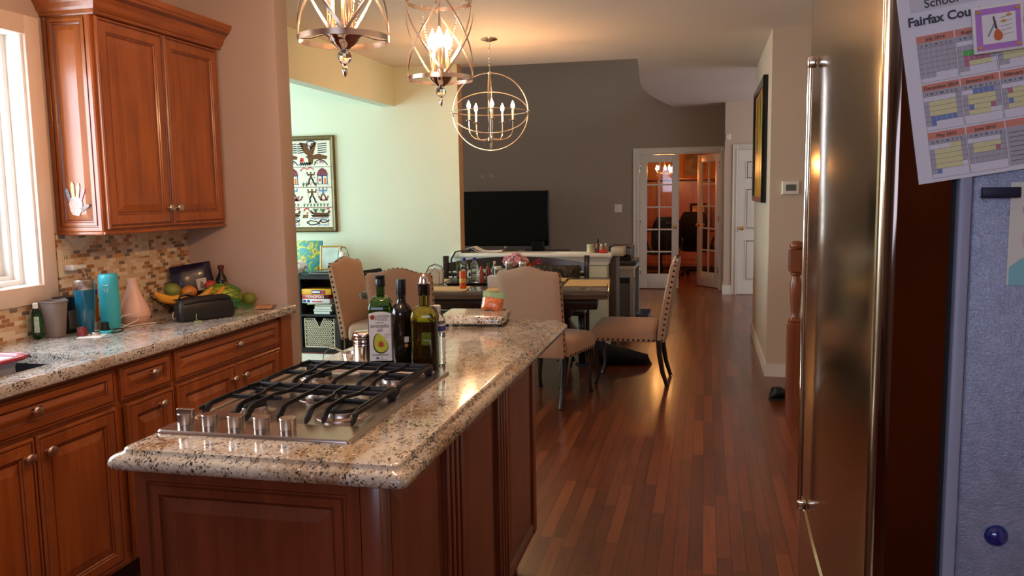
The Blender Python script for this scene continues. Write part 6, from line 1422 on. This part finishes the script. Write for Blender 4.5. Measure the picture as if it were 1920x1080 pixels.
# ================================================================== REFRIGERATOR
FYN = 1.0; fg = thing('refrigerator', 'stainless refrigerator with gray textured side at the right edge', 'refrigerator', (.60, 1.40, 0)); off = Vector(fg.location); To = tr(*(-off))
m = MB(To); m.box(.284, FYN+.004, .02, .98, 1.80, 1.87, bev=.004); m.build('body_side', M_fside, fg)
m = MB(To); m.box(.270, FYN-.001, .02, .283, 1.795, 1.868, bev=.002); m.build('front_flange', plain('gray_enamel_edge', (150, 156, 176), .4), fg)
def door_mesh(z0, z1):
    front = [(.2075, FYN+.0), (.2015, FYN+.0015), (.1965, FYN+.005), (.1925, FYN+.010), (.1900, FYN+.017)]
    n = 14
    for k in range(n+1):
        u = k/n; y = FYN+.025+(1.775-FYN-.025)*u; x = .1865+.0030*(2*u-1)**2+.010*u**3; front.append((x, y))
    front += [(.203, 1.792), (.212, 1.795)]
    poly = front+[(.262, 1.795), (.262, FYN)]
    m = MB(To); m.loft([[Vector((x+(.004 if z in (z0, z1) and x < .25 else 0), y, z)) for x, y in poly] for z in (z0, z0+.004, z1-.004, z1)])
    o = m.build('door', [M_fridge, M_fedge], fg, ang=30)
    for p in o.data.polygons:
        if abs(p.normal.y) > .8: p.material_index = 1
        if abs(p.normal.y) > .98: p.use_smooth = False
    return o
d1 = door_mesh(.858, 1.88); d2 = door_mesh(.10, .846)
m = MB(To); m.box(.2625, FYN+.01, .10, .2695, 1.79, 1.866); m.build('door_gasket', M_rubber, fg)
m = MB(To); m.tube([(.1795, 1.60, .88), (.1785, 1.60, 1.2), (.1785, 1.60, 1.4), (.1795, 1.60, 1.70)], .0050, 12); 
for z in (.875, 1.695): m.box(.1745, 1.592, z-.010, .1905, 1.608, z+.010, bev=.003)
h_ = m.build('handle', M_chrome, fg)
m = MB(To); m.box(.30, FYN+.03, 0, .95, 1.75, .02); m.build('base_feet', M_black, fg)

# calendar page held on the side by a picture magnet
YCAL = FYN-.0015
cal = thing('school_calendar', 'printed school calendar page hanging askew on the refrigerator side', 'calendar', (.2285, YCAL, 1.473)); PH = .148
Tc = basis((0, 0, 0), (math.cos(PH), 0, math.sin(PH)), (0, -1, 0), (-math.sin(PH), 0, math.cos(PH)))
m = MB(Tc); m.box(0, 0, 0, .325, .0006, .235) ; m.build('page', plain('calendar_paper', (226, 226, 232), .55, var=.02), cal, flat=True)
cm_ = [plain('cal_'+n, c, .6, var=.03) for n, c in dict(head=(214, 140, 116), ink=(70, 68, 74), gray=(176, 176, 182), white=(226, 226, 232), yellow=(222, 220, 160), blue=(120, 140, 192), pink=(186, 120, 140), green=(90, 190, 80), line=(96, 96, 102), pale=(208, 206, 212)).items()]
ci = dict(head=0, ink=1, g=2, w=3, y=4, b=5, p=6, n=7, line=8)
m = MB(Tc); Tt = tr(0, .0007, 0)
def q_(u0, v0, u1, v1, mi, d=.0002): m.prism([(u0, v0), (u1, v0), (u1, v1), (u0, v1)], tr(0, .0006, 0), d, mi)
q_(.012, .184, .28, .204, 9)
text_mesh('School Calendar', .0125, tr(.026, .0012, .187), 1, m, bold=.0001); text_mesh('Fairfax County', .0132, tr(.008, .0012, .170), 1, m, bold=.00035)
grids = {
 (0, 0): ('July 2014', ['ggggggg']*5+['gggwwww'], ), (0, 1): ('August 2014', ['wwwwwgg', 'ggggggg', 'gnnnngg', 'gpppppg', 'gpyyyyw', 'ggwwwww']), (0, 2): ('September 2014', ['gwwwwwg', 'gyyyyyg', 'gyyyyyg', 'gyyyyyg', 'gyyyyyw', 'ggwwwww']), (0, 3): ('October 2014', ['gyyyyyg']*5+['gggwwww']), (0, 4): ('November 2014', ['gyyyyyg']*5+['gggwwww']),
 (1, 0): ('December 2014', ['wwwwwwg', 'gyyyyyg', 'gyyyyyg', 'gyyyyyg', 'gbbbbbg', 'gbwwwww']), (1, 1): ('January 2015', ['wwbbbbg', 'gyyyyyg', 'gyyyyyg', 'gbyyypg', 'gyyyyww', 'wwwwwww']), (1, 2): ('February 2015', ['wwwwwww', 'gpyyyyg', 'gyyyyyg', 'gbyyyyg', 'gyyyyyg', 'wwwwwww']), (1, 3): ('March 2015', ['gyyyyyg']*5+['wwwwwww']), (1, 4): ('April 2015', ['gyyyyyg']*5+['wwwwwww']),
 (2, 0): ('May 2015', ['wwwwyyg', 'gyyyyyg', 'gyyyyyg', 'gyyyyyg', 'gyyyyyw', 'gbwwwww']), (2, 1): ('June 2015', ['wwwwwwg', 'gyyyyyg', 'gyyyypg', 'ggggggg', 'ggggggg', 'wwwwwww'])}
for (r, c_), (nm, rows) in grids.items():
    u0 = .0145+.0385*c_; v1 = (.158, .106, .054)[r]; wd = .0372; cw_ = wd/7; chh = .0054
    q_(u0, v1-.0075, u0+wd, v1, 0, .0004); text_mesh(nm, .0052, tr(u0+wd/2, .0013, v1-.0058), 1, m, align='CENTER')
    q_(u0, v1-.013, u0+wd, v1-.0078, 2); text_mesh('S   M   T   W   T   F   S', .0032, tr(u0+wd/2, .0012, v1-.0118), 1, m, align='CENTER')
    for i, row in enumerate(rows):
        for j, k in enumerate(row): q_(u0+cw_*j+.0002, v1-.0132-chh*(i+1)+.0002, u0+cw_*(j+1)-.0002, v1-.0132-chh*i, ci[k], .0003)
        if True:
            q_(u0, v1-.0132-chh*i-.0001, u0+wd, v1-.0132-chh*i+.0002, 8, .0004)
    q_(u0, v1-.0497, u0+.0003, v1-.0078, 8); q_(u0+wd, v1-.0497, u0+wd+.0003, v1-.0078, 8); q_(u0, v1-.0500, u0+wd, v1-.0497, 8)
q_(.0145+.0385*2, .0465, .0145+.0385*2+.15, .054, 0, .0004); q_(.0145+.0385*2, .005, .0145+.0385*2+.15, .0462, 2)
for k in range(7): q_(.0145+.0385*2+.002, .040-.005*k, .0145+.0385*2+.05, .0407-.005*k, 8, .0004)
m.build('print', cm_, cal, flat=True)
# picture magnet
pm_ = thing('picture_magnet', 'square lilac bordered magnet with a small violin picture, holding the calendar', 'magnet', (.2985, FYN-.0042, 1.636)); T = Matrix.Rotation(-.10, 4, 'Y')
m = MB(T); m.box(-.0245, -.003, -.0245, .0245, 0, .0245, bev=.001); m.build('white_tile', M_paper, pm_)
m = MB(T); m.box(-.0215, -.0035, -.0215, .0215, -.0031, .0215); m.build('lilac_border', plain('lilac', (186, 130, 206), .5, var=.05), pm_, flat=True)
m = MB(T); m.box(-.0155, -.0040, -.0155, .0165, -.0036, .0150); m.build('inner_card', M_paper, pm_, flat=True)
m = MB(T @ fy((0, -.0041, 0)))
I = Matrix(); m.prism(egg(-.001, -.007, .0042, .006, .15, 16), I, .0004, 0); m.prism([(-.0035, .0), (-.0012, -.001), (-.004, .013), (-.0052, .012)], I, .0006, 1); m.prism([(-.011, -.007), (-.010, -.0078), (-.002, .007), (-.003, .008)], I, .0004, 2)
for k in range(5): m.prism([(.002, .010-.0045*k), (.013, .0115-.0045*k), (.013, .0119-.0045*k), (.002, .0104-.0045*k)], I, .0002, 2)
for u, v in ((-.0185, .0185), (.0185, .0185), (-.0185, -.0185), (.0185, -.0185), (.010, .0125), (.005, .0065)): m.prism([(u-.003, v), (u, v-.0018), (u+.003, v), (u, v+.0018)], I, .0005, 3)
m.build('violin_picture', [plain('violin_orange', (206, 104, 50), .5, var=.2), plain('violin_dark', (90, 60, 80), .5), plain('staff_gray', (120, 140, 140), .5), plain('gilt_dots', (214, 160, 60), .5)], pm_, flat=True)
m = MB(); m.box(0, -.0042, 0, .0385, -.0002, .0115, bev=.0008); tag(m.build('bar_magnet', plain('dark_blue_magnet', (26, 30, 58), .5), loc=(.291, FYN-.0012, 1.4575)), 'dark oblong bar magnet below the calendar', 'magnet')
kd = thing('child_drawing', 'childs watercolour painting on paper, cut off by the right edge of the photo', 'drawing', (.3215, FYN+.0030, 1.362)); m = MB(); m.box(0, -.0008, 0, .20, 0, .112); m.build('paper', plain('cream_drawing_paper', (222, 222, 206), .6), kd, flat=True)
m = MB(fy((0, -.0009, 0))); m.prism([(.002, 0), (.20, 0), (.20, .045), (.03, .038), (.012, .028), (.002, .020)], I, .0003, 0); m.prism(egg(.030, .088, .018, .014, .2, 18), I, .0003, 1); m.prism(egg(.030, .055, .017, .022, .1, 18), I, .0002, 2); m.build('watercolour_shapes', [plain('wash_aqua', (140, 200, 204), .6, var=.12), plain('wash_pink', (220, 170, 180), .6, var=.15), plain('wash_peach', (224, 200, 186), .6, var=.1)], kd, flat=True)
m = MB(tr(.325, FYN+.0035, 1.0755) @ rx(PI/2)); m.lathe([(.0118, 0), (.0125, .001), (.0110, .005), (.0075, .008), (.003, .0093), (.0003, .0096)], n=28); tag(m.build('dome_magnet', plain('cobalt_glass', (20, 40, 130), .08, coat=1, trans=.2)), 'round cobalt blue glass dome magnet low on the refrigerator side', 'magnet')
